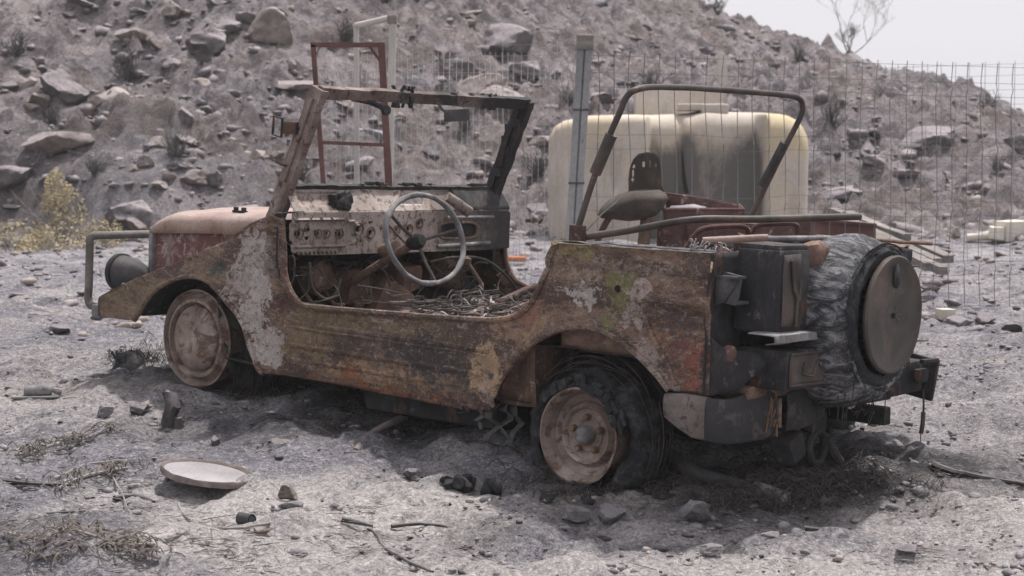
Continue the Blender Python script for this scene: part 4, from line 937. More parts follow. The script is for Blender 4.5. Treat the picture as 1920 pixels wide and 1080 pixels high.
# ---- wheels
def wires(m, c, y0, y1, r0, r1, n, seed, sag=0):
    r = random.Random(seed)
    for k in range(n):
        a0 = r.uniform(0, 6.28); da = r.uniform(.4, 1.7); y = r.uniform(y0, y1); y2 = y + r.uniform(-.03, .03); ra = r.uniform(r0, r1); rb = ra + r.uniform(-.05, .05)
        y2 = y + r.uniform(-.02, .02)
        pts = [c + V(((ra + (rb - ra) * t) * math.cos(a0 + da * t), y + (y2 - y) * t + .006 * math.sin(t * 5), (ra + (rb - ra) * t) * math.sin(a0 + da * t))) for t in np.linspace(0, 1, 8)]
        m.tube(pts, r.uniform(.0012, .0026), 4, cap=False)
def wheel(c, R, kind, far=False, tyre=None, steer=0.0, sgn=1):
    root = bpy.data.objects.new('wheel', None); COL.objects.link(root); root.parent = car; root.location = c
    root.rotation_euler = (0, 0, steer)
    s = sgn                                        # +1: outer face towards -y
    def pf(l): return [(h * s, r) for h, r in l]
    if kind == 'front':
        m = MB(); m.lathe(pf([(.10, .12), (.10, R * .92), (.02, R * .93), (-.004, R * .985), (-.014, R), (-.018, R * .97), (.012, R * .91), (.004, R * .86), (-.022, R * .80), (-.026, R * .74), (.006, R * .69), (.008, 0)]), (0, 0, 0), 'Y', 56, noise=.0035)
        m.build('rim', M['wheelm'], root)
        m = MB(); m.lathe(pf([(.006, R * .67), (-.012, R * .66), (-.030, R * .58), (-.044, R * .36), (-.046, R * .15), (-.044, 0)]), (0, 0, 0), 'Y', 44, noise=.003); m.build('hub_cap', M['wheelm'], root)
    else:
        m = MB(); m.lathe(pf([(.14, .13), (.14, R * .9), (.03, R * .90), (-.004, R * .97), (-.012, R), (-.014, R * .96), (.01, R * .88), (.05, R * .85), (.058, R * .70), (.048, R * .66), (.030, R * .60), (.034, R * .56), (.050, R * .52), (.056, R * .30), (.05, .06), (.05, 0)]), (0, 0, 0), 'Y', 56, noise=.004)
        m.build('rim', M['wheelm'], root)
        m = MB(); m.lathe(pf([(.05, .034), (.02, .033), (.006, .028), (-.002, .018), (-.004, 0)]), (0, 0, 0), 'Y', 24); m.build('hub_cap', M['hubm'] if 0 else M['greymet'], root)
        for k in range(5):
            t = k * 2 * math.pi / 5 + .35; m = MB(); m.lathe(pf([(.055, .013), (.03, .012), (.026, .008), (.026, 0)]), (.062 * math.cos(t), 0, .062 * math.sin(t)), 'Y', 8); m.build('lug_nut', M['hubm'], root)
    return root
w1 = wheel(V((-.070, .05, .352)), .205, 'front', steer=.02)
def charred_tyre(root, R, y0, y1, amp, mat, seed, sc=(1, 1), n=70):
    m = MB(); prof = [(y0, R * .80), (y0 - .012, R * .93), (y0 + .01, R * 1.04), ((y0 + y1) / 2, R * 1.10), (y1 - .01, R * 1.04), (y1 + .012, R * .93), (y1, R * .80)]
    m.lathe(prof, (0, 0, 0), 'Y', 90, noise=amp, capends=False)
    out = []
    for v in m.v:
        v = V(v); rr = math.hypot(v.x, v.z); a = math.atan2(v.z, v.x)
        k = 1 + .09 * mnoise.noise(V((math.cos(a) * 3, math.sin(a) * 3, seed + v.y * 4))) + .04 * mnoise.noise(V((math.cos(a) * 12, math.sin(a) * 12, seed + v.y * 20))) + .02 * math.sin(a * 46) * (rr > R)
        out.append(tuple(V((v.x * k * sc[0], v.y, v.z * k * sc[1]))))
    m.v = out
    t = m.build('tyre', mat, root, thick=.004)
    m = MB(); wires(m, V((0, .03 if y0 > 0 else -.03, 0)), y0, y1, R * .88, R * (1.08 if R > .23 else 1.22), n, seed); m.build('tyre_wires', M['wire'], t)
    return t
charred_tyre(w1, .235, .09, .24, .016, M['char'], 3, (1, .98), 60)
w2 = wheel(V((1.965, .03, .197)), .172, 'rear')
charred_tyre(w2, .226, .030, .20, .024, M['char'], 5, (1.06, .98), 240)
w3 = wheel(V((-.06, 1.50, .352)), .205, 'front', sgn=-1); charred_tyre(w3, .205, -.20, -.07, .012, M['char'], 7)
w4 = wheel(V((2.0, 1.50, .197)), .182, 'rear', sgn=-1); charred_tyre(w4, .225, -.20, -.02, .012, M['char'], 9)
# ragged bead hanging over the upper edge of the rear rim
m = MB()
for k in range(60):
    a = random.uniform(.2, 2.4); r0 = .185 + random.uniform(-.012, .02)
    p = V((r0 * math.cos(a), -.02 + random.uniform(-.004, .03), r0 * math.sin(a))); m.box(p, (random.uniform(.02, .07), .02, random.uniform(.015, .03)), Matrix.Rotation(-(a - math.pi / 2), 3, 'Y'), bev=.005)
m.warp(.008, 14, .004, 50); m.build('tyre_remnant', M['char'], w2)
# long strands hanging behind the front wheel
m = MB()
for k in range(34):
    a = V((.10 + random.uniform(0, .14), .08 + random.uniform(0, .1), .44 + random.uniform(-.1, .05))); b = a + V((random.uniform(-.03, .08), random.uniform(-.03, .04), random.uniform(-.30, -.18)))
    m.tube(spline([a, a.lerp(b, .5) + V((.02, 0, -.01)), b], 5), .0013, 4, cap=False)
m.build('hanging_tyre_wires', M['wire'], car)
# ---- spare wheel
sp = bpy.data.objects.new('spare_wheel', None); COL.objects.link(sp); sp.parent = car; sp.location = (2.70, .60, .662)
sp.rotation_euler = (0, 0, .035)
m = MB(); RS = .274
prof = [(-.13, .16), (-.145, .205), (-.13, .248), (-.09, RS - .005), (-.04, RS + .004), (.02, RS + .004), (.07, RS - .008), (.105, .250), (.122, .232), (.120, .200), (.09, .18)]
m.lathe(prof, (0, 0, 0), 'X', 110, noise=.010, capends=False)
out = []
for v in m.v:
    v = V(v); a = math.atan2(v.z, v.y); rr = math.hypot(v.y, v.z)
    k = 1 + (.016 * abs(math.sin(a * 15 + 14 * v.x * v.x * 10 + 2 * math.sin(v.x * 22))) ** .5 - .008 if rr > .235 else 0) + .02 * mnoise.noise(V((math.cos(a) * 3, math.sin(a) * 3, 1))) - (.035 * max(0, math.sin(a)) ** 6) * 0
    z = v.z * k
    if v.z < -.1: z -= .035 * (1 + mnoise.noise(v * 7))
    out.append(tuple(V((v.x, v.y * k, z))))
m.v = out
ty = m.build('tyre', M['tyreash'], sp)
m = MB()
for k in range(0):
    a = random.uniform(0, 6.28); x0 = random.uniform(-.12, .08); rr = RS * random.uniform(.97, 1.02)
    m.tube([V((x0 + d, rr * math.cos(a + d * .4) * (1 - abs(d) * .1), rr * math.sin(a + d * .4))) for d in (0, .02, .04, .06)], random.uniform(.002, .004), 4)
for k in range(70):
    a0 = random.uniform(0, 6.28); rr = random.uniform(.215, .262); pts = [V((.118 + random.uniform(-.006, .012), rr * math.cos(a0 + t) , rr * math.sin(a0 + t))) for t in np.linspace(0, random.uniform(.2, .9), 6)]
    m.tube(pts, random.uniform(.002, .004), 4)
m.build('tyre_cords', M['char'], ty); m = MB()
for k in range(26):
    a = -1.57 + random.uniform(-.7, .7); p = V((random.uniform(-.1, .12), .28 * math.cos(a), .28 * math.sin(a))); m.tube(spline([p, p + V((0, random.uniform(-.02, .02), -.05)), p + V((0, random.uniform(-.03, .03), -random.uniform(.05, .13)))], 4), .0018, 4)
m.build('tyre_cords', M['char'], ty)
m = MB(); m.lathe([(.118, .248), (.133, .228), (.130, .200), (.11, .195)], (0, 0, 0), 'X', 80, noise=.008, capends=False); m.build('sidewall', M['char'], sp)
m = MB()
prof = [(.150, .202), (.160, .204), (.166, .199), (.166, .190), (.160, .18), (.165, .12), (.168, .05), (.168, 0)]
m.lathe(prof, (0, 0, 0), 'X', 72, capends=False)
out = []
for v in m.v:
    v = V(v); d1 = math.hypot((v.y - .0) / .03, (v.z - .13) / .06)
    x = v.x
    out.append(tuple(V((x + .003 * mnoise.noise(v * 9) - .004 * math.exp(-(math.hypot(v.y, v.z - .02) / .03) ** 2), v.y, v.z))))
m.v = out
cv = m.build('wheel_cover', M['cover'], sp, thick=.004); cv.location = (0, 0, .012)
m = MB(); m.add([V((.1725, -.010 + .022 * math.cos(t) * (1 - .3 * math.sin(t)), .135 + .042 * math.sin(t))) for t in np.linspace(0, 6.28, 18, endpoint=False)], [tuple(range(18))]); m.build('burn_blister', M['char'], cv, thick=.002)
m = MB(); m.lathe([(.170, .011), (.174, .009), (.174, 0)], (0, -.02, .0), 'X', 14); m.build('centre_bolt', M['hollow'], cv)
m = MB(); m.box((2.60, .60, .66), (.16, .12, .12), bev=.02); m.tube([(2.55, .60, .66), (2.8, .60, .66)], .03, 10); m.build('spare_carrier', M['dark'], car)
m = MB(); m.box((2.66, .62, .36), (.10, .30, .03), bev=.008); m.warp(.008, 9).build('carrier_plate', M['dark'], car)
m = MB(); m.tube([(2.62, .95, .38), (2.70, .92, .44), (2.73, .87, .56)], .014, 8); m.warp(.004, 9).build('carrier_brace', M['dark'], car)
# ------------------------------------------------------------------ rocks
def rock_mesh(seed, flat=.7, cuts=9, sub=3, amp=.06, name='rock'):
    r = random.Random(seed); b = bmesh.new(); bmesh.ops.create_icosphere(b, subdivisions=sub, radius=1)
    pl = []
    for k in range(cuts):
        n = V((r.gauss(0, 1), r.gauss(0, 1), r.gauss(0, .8))).normalized(); pl.append((n, r.uniform(.42, .78)))
    for v in b.verts:
        p = v.co.copy()
        for n, d in pl:
            e = p.dot(n) - d
            if e > 0: p -= n * e * .98
        p += mnoise.noise_vector(p * 2.2 + V((seed, 0, 0))) * amp + mnoise.noise_vector(p * 6 + V((seed, 0, 0))) * amp * .45 + mnoise.noise_vector(p * 15) * amp * .2
        v.co = V((p.x, p.y, p.z * flat))
    me = bpy.data.meshes.new(name); b.to_mesh(me); b.free()
    me.polygons.foreach_set('use_smooth', [True] * len(me.polygons))
    try: me.set_sharp_from_angle(angle=math.radians(26))
    except Exception: pass
    return me
RM = {}
for mk in ('rock', 'rockdark', 'rocklight', 'rockgrey'):
    RM[mk] = []
    for k in range(6):
        me = rock_mesh(k * 7 + len(RM) * 31, .62 + .06 * (k % 4), cuts=13, sub=4, amp=.07); me.materials.append(M[mk]); RM[mk].append(me)
rr_ = random.Random(21)
def rock(name, mk, k, pos, sx, sz, label, cat, group=None, rot=None, sink=.3, sy=None):
    o = bpy.data.objects.new(name, RM[mk][k % 6]); COL.objects.link(o)
    o.location = (pos[0], pos[1], pos[2] + sz * (1 - sink) * .55); o.scale = (sx * .62, (sy or sx * .9) * .62, sz * .85)
    o.rotation_euler = rot or (rr_.uniform(-.2, .2), rr_.uniform(-.2, .2), rr_.uniform(0, 6.28))
    return tag(o, label, cat, group)
BOULD = [  # px, py of the foot, width px, height px, material, seed, label
    (252, 80, 66, 42, 'rock', 0, 'pale brown boulder at the left end of the row of boulders high on the hill'),
    (303, 90, 54, 34, 'rock', 1, 'small squat boulder between the pale brown boulder and the dark flat one'),
    (392, 92, 84, 40, 'rockdark', 2, 'flat dark boulder with a brown hollow in the row high on the hill'),
    (510, 82, 96, 60, 'rock', 3, 'largest smooth brown boulder right of the flat dark one high on the hill'),
    (314, 34, 62, 38, 'rock', 4, 'grey boulder above the row of boulders at the top edge of the photo'),
    (462, 42, 34, 30, 'rockdark', 5, 'small dark boulder just above left of the largest smooth boulder'),
    (520, 28, 44, 20, 'rockdark', 1, 'dark slab above the largest smooth boulder at the top of the hill'),
    (410, 5, 60, 16, 'rock', 2, 'brown slab cut by the top edge of the photo above the boulder row'),
    (150, 8, 60, 14, 'rockdark', 3, 'dark reddish slab at the top left edge of the hill'),
    (957, 88, 116, 58, 'rockdark', 0, 'broad black hump of rock high on the hill above the wire fence'),
    (850, 140, 110, 44, 'rockdark', 4, 'wide dark rock ledge behind the top of the wire fence'),
    (985, 143, 66, 34, 'rockdark', 2, 'dark wedge shaped rock right of the wide ledge behind the fence'),
    (905, 182, 92, 44, 'rock', 5, 'brown slab just above the windscreen frame behind the fence'),
    (770, 165, 44, 30, 'rockgrey', 1, 'grey upright rock behind the fence right of the white frame'),
    (338, 236, 66, 48, 'rockdark', 1, 'dark pointed rock in the middle of the bare slope left of the car windscreen'),
    (115, 178, 92, 50, 'rockdark', 3, 'dark crumbling rock on the left slope above the biggest eroded rock'),
    (215, 192, 80, 34, 'rocklight', 2, 'sandy rock beside the dark crumbling rock on the left slope'),
    (55, 165, 44, 22, 'rocklight', 4, 'light rock at the far left of the slope'),
    (112, 285, 120, 62, 'rock', 0, 'big eroded reddish rock on the lower left slope'),
    (60, 208, 40, 16, 'rocklight', 5, 'small yellowish rock above the big eroded rock'),
    (372, 164, 52, 18, 'rocklight', 1, 'flat sandy rock below the boulder row'),
    (420, 145, 34, 24, 'rockdark', 5, 'blue grey lump right of the flat sandy rock'),
    (328, 128, 44, 24, 'rockdark', 0, 'dark jagged lump below the small squat boulder'),
    (543, 132, 30, 20, 'rock', 4, 'small brown rock below the largest smooth boulder'),
    (495, 122, 40, 14, 'rockdark', 2, 'low dark rock left of the small brown rock on the slope'),
    (272, 312, 36, 20, 'rock', 3, 'small brownish rock on the lower slope above the dry bush'),
    (485, 300, 36, 26, 'rocklight', 3, 'light rock left of the car side mirror frame'),
    (400, 345, 38, 26, 'rockdark', 4, 'charred lump on the slope above the car hood'),
    (245, 420, 96, 52, 'rockdark', 2, 'dark brown bank of rock right of the dry yellow bush'),
    (30, 345, 84, 54, 'rockdark', 5, 'black lump of rock at the left edge above the dry grass'),
    (1125, 240, 56, 34, 'rockdark', 1, 'dark rock on the slope beside the left edge of the tank'),
    (1600, 118, 60, 18, 'rockdark', 3, 'dark clump of rock at the ridge below the bare tree'),
    (1745, 270, 130, 44, 'rockdark', 0, 'wide charcoal coloured rock on the right slope behind the fence'),
    (1905, 282, 90, 44, 'rockdark', 4, 'dark rock cut by the right edge of the photo on the slope'),
    (1640, 312, 52, 28, 'rockdark', 2, 'dark rock low on the slope right of the tank'),
    (1700, 335, 46, 24, 'rockdark', 5, 'scorched rock on the lower right slope below the wide charcoal one'),
    (1580, 375, 100, 32, 'rockdark', 1, 'low dark rock just right of the tank at its foot'),
    (1770, 200, 60, 18, 'rockdark', 4, 'thin dark ledge near the ridge at the right'),
    (1690, 165, 40, 16, 'rockdark', 3, 'small dark ledge just under the ridge at the right'),
    (1430, 135, 60, 22, 'rockdark', 5, 'dark rock behind the rear hoop near the thin beige post'),
    (1200, 60, 60, 20, 'rockdark', 1, 'dark rock near the top right of the tall fence post'),
    (1230, 185, 60, 30, 'rockdark', 2, 'dark rock above the left end of the tank'),
    (700, 262, 60, 28, 'rockgrey', 0, 'grey rock seen through the windscreen between the red and white frames'),
    (820, 292, 56, 30, 'rockdark', 3, 'dark rock seen through the windscreen frame'),
    (960, 250, 40, 20, 'rock', 1, 'brown rock right of the windscreen post'),
]
for k, (px, py, wp, hp_, mk, sd_, lab) in enumerate(BOULD):
    p = Wg(px, py); s = p.y / F
    rock('boulder', mk, sd_, p, wp * s, hp_ * s * 1.15, lab, 'rock', 'boulders on the hillside', rot=(rr_.uniform(-.15, .15), rr_.uniform(-.2, .2), rr_.uniform(-.5, .5) + 1.3 * sd_), sink=.6)
protos = [(mk, k) for mk in ('rockdark', 'rock', 'rockdark', 'rockgrey', 'rock') for k in range(6)]
n = 0
while n < 150:
    px = rr_.uniform(-20, 1940); py = rr_.uniform(0, 440)
    p = Wg(px, py)
    if p.y > 32.6 or p.y < 18: continue
    mk, k = rr_.choice(protos); s = rr_.lognormvariate(-2.35, .5)
    rock('rock', mk, k, p, s * 1.7, s * .70, 'small scorched rock lying loose among others on the ash covered hillside', 'rock', 'small rocks strewn on the hillside', sink=.75)
    n += 1
# gravel: everything too small to count
def scatter(name, n, area, size, mat, seed, flat=.6, label=None, cat='gravel', clump=0):
    r = np.random.default_rng(seed); b = bmesh.new(); bmesh.ops.create_icosphere(b, subdivisions=1, radius=1)
    bv = np.array([v.co[:] for v in b.verts]); bf = np.array([[v.index for v in f.verts] for f in b.faces]); b.free()
    if bv.shape[0] > 12 and size[0] < .02 and False: pass
    X = r.uniform(area[0], area[1], n); Y = area[2] + (area[3] - area[2]) * r.uniform(0, 1, n) ** (1.0 if area[3] > 15 else 1.2)
    X = X * (Y / area[3])
    if clump:
        k = fbm(X, Y, clump, 3, seed) > -.1; X, Y = X[k], Y[k]; n = len(X)
    S = np.minimum(size[0] * np.exp(r.normal(0, size[1], n)), size[0] * 3.5); Z = ground(X, Y)
    q = r.normal(size=(n, 4)); q /= np.linalg.norm(q, axis=1)[:, None]; a, bq, c, d = q.T
    R = np.stack([1 - 2 * (c * c + d * d), 2 * (bq * c - a * d), 2 * (bq * d + a * c), 2 * (bq * c + a * d), 1 - 2 * (bq * bq + d * d), 2 * (c * d - a * bq), 2 * (bq * d - a * c), 2 * (c * d + a * bq), 1 - 2 * (bq * bq + c * c)], -1).reshape(n, 3, 3)
    an = r.uniform(.45, 1.3, (n, 1, 3)); dv = 1 + r.normal(0, .16, (n, len(bv), 1))
    v = np.einsum('nij,nkj->nki', R, bv[None] * an * dv) * S[:, None, None]
    v[:, :, 2] *= flat; v += np.stack([X, Y, Z + S * .15], -1)[:, None, :]
    f = (bf[None] + (np.arange(n) * len(bv))[:, None, None]).reshape(-1, 3)
    me = bpy.data.meshes.new(name); me.vertices.add(v.size // 3); me.vertices.foreach_set('co', v.ravel()); me.loops.add(f.size); me.loops.foreach_set('vertex_index', f.ravel())
    me.polygons.add(len(f)); me.polygons.foreach_set('loop_start', np.arange(len(f)) * 3); me.polygons.foreach_set('loop_total', np.full(len(f), 3)); me.update(); me.validate()
    me.materials.append(mat); o = bpy.data.objects.new(name, me); COL.objects.link(o); return tag(o, label, cat, kind='stuff')
scatter('hill_rubble', 14000, (-13, 13, 19, 33), (.032, .6), M['rockdark'], 1, label='dark scorched rubble strewn over the whole hillside', clump=1.2)
scatter('hill_rubble', 3500, (-13, 13, 19, 33), (.030, .6), M['rock'], 2, label='brown broken stones strewn over the whole hillside', clump=.9)
scatter('hill_rubble', 1800, (-13, 13, 19, 33), (.028, .55), M['rocklight'], 3, label='pale sandy stones strewn over the whole hillside', clump=1.5)
scatter('ash_clods', 4500, (-3.0, 3.0, 5.2, 10), (.008, .6), M['ashclod'], 14, label='pale and grey crumbly clods of ash lying round the car', cat='ash', clump=.4)
scatter('gravel', 5200, (-3.0, 3.0, 5.2, 10), (.0065, .6), M['rockgrey'], 4, label='grey grit and clinker strewn in the ash around the car', clump=.5)
scatter('charcoal_bits', 3200, (-3.0, 3.0, 5.2, 10), (.0055, .6), M['charwood'], 5, label='black charcoal crumbs strewn in the ash around the car', clump=.35)
scatter('pale_grit', 4200, (-3.0, 3.0, 5.2, 10), (.0055, .5), M['rocklight'], 6, label='pale crumbs and shell-like grit strewn in the ash around the car', clump=.6)
scatter('yard_rubble', 1800, (-5.5, 5.5, 10, 20), (.018, .7), M['rockdark'], 7, label='dark rubble lying on the flat ash behind the car')
scatter('yard_rubble', 900, (-5.5, 5.5, 10, 20), (.018, .6), M['rocklight'], 8, label='pale rubble lying on the flat ash behind the car')
# ------------------------------------------------------------------ burnt shrubs on the hill
def twig_clump(seed, h, n, r0=.006, spread=.6, up=1.0, fork=2):
    r = random.Random(seed); m = MB()
    for k in range(n):
        a = r.uniform(0, 6.28); d = V((math.cos(a) * spread * r.random(), math.sin(a) * spread * r.random(), up)).normalized()
        p = V((r.uniform(-.05, .05), r.uniform(-.05, .05), -.03)); pts = [p.copy()]; L = h * r.uniform(.5, 1)
        for q in range(4):
            d = (d + V((r.uniform(-.35, .35), r.uniform(-.35, .35), r.uniform(-.15, .25)))).normalized(); p = p + d * L / 4; pts.append(p.copy())
            for f in range(fork):
                e = (d + V((r.uniform(-1, 1), r.uniform(-1, 1), r.uniform(-.2, .5)))).normalized(); m.tube([p, p + e * L * .18, p + e * L * .3 + V((0, 0, .01))], [r0 * .6, r0 * .4, r0 * .2], 4, cap=False)
        m.tube(pts, [r0, r0 * .9, r0 * .7, r0 * .5, r0 * .25], 4, cap=False)
    return m
sh = [twig_clump(40 + k, .42, 26, .007).build('burnt_shrub', M['darktwig']) for k in range(3)]
spots = [(620, 105), (650, 85), (95, 240), (380, 130), (1220, 180), (1500, 120), (1660, 195), (1340, 30), (1850, 215), (720, 10), (180, 330), (560, 345), (1070, 200), (1870, 330), (1560, 240), (1010, 330), (870, 250), (240, 150), (30, 110), (330, 300)]
for i, (px, py) in enumerate(spots):
    o = sh[i] if i < 3 else sh[i % 3].copy()
    if i >= 3: COL.objects.link(o)
    p = Wg(px, py); o.location = p; o.rotation_euler = (0, 0, i * 1.3); s = .6 + .5 * ((i * 37) % 10) / 10; o.scale = (s, s, s * .8)
    tag(o, 'small charred shrub of bare black twigs on the ash covered hillside', 'shrub', 'burnt shrubs on the hillside')
# bare tree on the ridge
def bare_tree():
    rx = (1590 - 960) / F; Ds = np.arange(26, 38, .05); k_ = int(np.argmax((ground(rx * Ds, Ds) - CAMZ) / Ds)); base = V((rx * Ds[k_], Ds[k_], gz(rx * Ds[k_], Ds[k_]) - .05))
    root = empty('bare_tree', base, 'leafless burnt tree standing alone on the ridge against the sky', 'tree')
    r = random.Random(12); tr = MB(); cr_ = MB()
    def grow(p, d, L, rad, lev):
        pts = [p.copy()]; n = 4
        for k in range(n):
            d = (d + V((r.uniform(-.16, .16), r.uniform(-.16, .16), r.uniform(-.02, .12)))).normalized(); p = p + d * L / n; pts.append(p.copy())
        rs = [rad * (1 - .35 * k / n) for k in range(n + 1)]
        (tr if lev < 1 else cr_).tube(pts, rs, 6 if lev < 2 else 4, cap=False)
        if lev < 6:
            for q in range(3 if lev < 4 else 2):
                i = r.choice((2, 3, 4)) if q else 4
                a = r.uniform(0, 6.28); e = (d + V((math.cos(a) * .85, math.sin(a) * .6, r.uniform(-.05, .30)))).normalized()
                grow(pts[i], e, L * r.uniform(.62, .85), max(.0022, rad * .56), lev + 1)
    grow(V((0, 0, 0)), V((.1, 0, 1)), .22, .024, 0)
    grow(V((.03, 0, .1)), V((.75, .1, .45)), .46, .012, 1)
    grow(V((-.02, 0, .1)), V((-.35, .1, .8)), .55, .012, 1)
    tr.build('trunk', M['wirelight'], root); cr_.build('crown', M['wirelight'], root)
bare_tree()
# dry bush and grass at the foot of the hill, left
def leaf_cloud(m, c, rx, ry, rz, n, r, size=.02, shape=1.0):
    for k in range(n):
        while True:
            q = V((r.uniform(-1, 1), r.uniform(-1, 1), r.uniform(0, 1)))
            if q.x ** 2 + q.y ** 2 + (q.z) ** 2 * 1 < 1 and mnoise.noise(V((q.x * rx * 6, q.y * ry * 6, q.z * rz * 6)) + c) > -.08: break
        p = c + V((q.x * rx * (1 - .45 * q.z * shape), q.y * ry, q.z * rz)); s = size * r.uniform(.5, 1.6)
        a = V((r.gauss(0, 1), r.gauss(0, 1), r.gauss(.3, 1))).normalized() * s; b = a.orthogonal().normalized() * s * .4
        m.add([p - a, p + b, p + a, p - b], [(0, 1, 2, 3)])
r = random.Random(5)
b0 = Wg(120, 462); s = b0.y / F
bush = empty('dry_bush', b0, 'tall yellow dried bush growing at the foot of the hill', 'bush')
m = MB(); leaf_cloud(m, V((0, 0, 0)), 72 * s, .3, 128 * s, 1500, r, .015, 1); leaf_cloud(m, V((-.06, 0, .3)), 30 * s, .2, 90 * s, 700, r, .016, .4); m.build('foliage', M['drygrass'], bush, smooth=False)
twig_clump(9, .6, 22, .006, .7, 1.0, 1).build('stem', M['twig'], bush)
for (px, py, wp, hp_, lab) in ((20, 470, 70, 62, 'low clump of dry yellow grass at the left edge of the photo'), (90, 468, 60, 46, 'low dry yellow clump just left of the tall bush'), (195, 466, 60, 60, 'dry yellow clump right of the tall bush near the bull bar')):
    p = Wg(px, py); s = p.y / F; t = empty('dry_grass_clump', p, lab, 'grass clump')
    m = MB(); leaf_cloud(m, V((0, 0, 0)), wp * s, .3, hp_ * s, 700, r, .015, .5); m.build('foliage', M['drygrass'], t, smooth=False)
    twig_clump(px, hp_ * s * .7, 14, .004, .9, 1.0, 1).build('stem', M['twig'], t)
# ------------------------------------------------------------------ water tank
def tank():
    D = 18.6; xl = W(1032, 400, D).x; xr = W(1519, 400, D).x; zb = gz((xl + xr) / 2, D) - .06
    root = empty('water_tank', ((xl + xr) / 2, D + .6, zb), 'large cream plastic water tank with a soot blackened sagging middle behind the fence', 'tank')
    ztop = lambda py: W(1200, py, D).z
    us = np.linspace(0, 1, 110); P = []; soot = []; yel = []
    for u in us:
        px = 1032 + u * 487
        # silhouettes: top edge in the photo
        tp = np.interp(px, [1032, 1042, 1060, 1110, 1190, 1230, 1300, 1330, 1380, 1440, 1480, 1500, 1512, 1519], [262, 240, 229, 219, 217, 218, 215, 209, 212, 213, 216, 226, 240, 250])
        z1 = ztop(tp); leftb = 1 - sstep(1196, 1216, px); mid = sstep(1210, 1224, px) * (1 - sstep(1420, 1444, px))
        rec = .24 * mid + .02 * math.sin(px * .05) + (.05 * (1 - sstep(1280, 1291, px)) * sstep(1270, 1280, px))
        rad = .10 + .10 * mid + .12 * sstep(1436, 1450, px)
        endr = .16 * (1 - min(1, u / .05)) ** 2 + .16 * (1 - min(1, (1 - u) / .05)) ** 2
        row = []; so = []
        prof = [(rec + endr, zb), (rec + endr + .01, zb + (z1 - zb) * .2), (rec + endr, zb + (z1 - zb) * .45), (rec + endr - .01, zb + (z1 - zb) * .65)]
        prof += [(rec + endr + rad * (1 - math.cos(t)), z1 - rad + rad * math.sin(t)) for t in np.linspace(0, math.pi / 2, 9)]
        prof += [(.75, z1 + .02), (1.15 - endr, z1 - .02), (1.25 - endr, z1 - .12), (1.25 - endr, zb)]
        x = xl + (xr - xl) * u
        for j, (yy, zz) in enumerate(prof):
            row.append(V((x + .01 * mnoise.noise(V((x * 3, zz * 3, 1))), D + yy + .02 * mnoise.noise(V((x * 2, zz * 2, 5))), zz)) - root.location)
            nz_ = 14 * float(fbm(px, 0, 45, 3, 5)); low = 1 - sstep(ztop(286 + nz_), ztop(240 + nz_), zz)
            so.append(float(low * mid * (1.05 - .45 * math.exp(-((px - 1335) / 40) ** 2) + .1 * math.exp(-((px - 1240) / 25) ** 2) + .25 * math.exp(-((px - 1412) / 20) ** 2))))
        yel += [float(max(sstep(1428, 1450, px) * sstep(ztop(300), ztop(275), r_.z + root.location.z), .5 * (1 - sstep(1100, 1200, px)) * sstep(ztop(262), ztop(235), r_.z + root.location.z))) for r_ in row]
        P.append(row); soot += so
    # close ends
    m = MB(); m.grid(P); nP = len(P[0])
    m.f.append(tuple(range(nP))); m.f.append(tuple((len(P) - 1) * nP + k for k in range(nP))[::-1])
    o = m.build('tank_body', M['tank'], root)
    a = o.data.attributes.new('soot', 'FLOAT', 'POINT'); a.data.foreach_set('value', soot); a = o.data.attributes.new('yellow', 'FLOAT', 'POINT'); a.data.foreach_set('value', yel)
    m = MB(); pts = [(1277, 278), (1281, 290), (1284, 320), (1288, 345), (1292, 362), (1288, 363), (1282, 362), (1280, 340), (1278, 310)]
    vs = [W(px, py, D + .115) - root.location for px, py in pts]; m.add(vs + [v + V((0, .05, 0)) for v in vs], [tuple(range(9))]); m.build('split', M['hollow'], root)
    m = MB()
    c = W(1313, 206, D + .6); c.z = ztop(213) + .02
    lid = MB(); s = D / F
    m.add([], []); m.box(c - root.location + V((0, 0, .045)), (95 * s, .4, 13 * s), bev=.02); m.box(c - root.location + V((.12, 0, .02)), (52 * s, .42, 20 * s), bev=.02)
    m.warp(.01, 4).build('lid', M['tank'], root)
    for k in range(3):
        q = W(1150, 290 + k * 0, D)
    return root
tank()
m = MB(); D = 20.3; a = W(1190, 165, D); b = W(1355, 215, D); zg = gz(a.x, D)
m.box(((a.x + b.x) / 2, D, (a.z + zg) / 2), (b.x - a.x, .25, a.z - zg), bev=.02); o = m.warp(.01, 3).build('masonry_block', M['tank']); tag(o, 'tan masonry block standing just behind the water tank', 'block')
def vpost(name, pxt, pyt, pxb, D, wdt, mat, lab, cat='post', deep=None, group=None):
    t = W(pxt, pyt, D); b = W(pxb, 450, D); b.z = gz(b.x, D) - .1
    rt = empty(name, (b.x, D, b.z), lab, cat, group); m = MB(); flat = V((wdt / 2, 0, 0))
    flatbar(m, V((0, 0, 0)), t - V((b.x, D, b.z)), flat, V((0, (deep or wdt) / 2, 0)), 12); m.build('shaft', mat, rt); return rt, t - V((b.x, D, b.z))
vpost('post', 1354, 104, 1355, 20.6, .09, M['whitetube'], 'thin beige post behind the tank left of the rear hoop top')
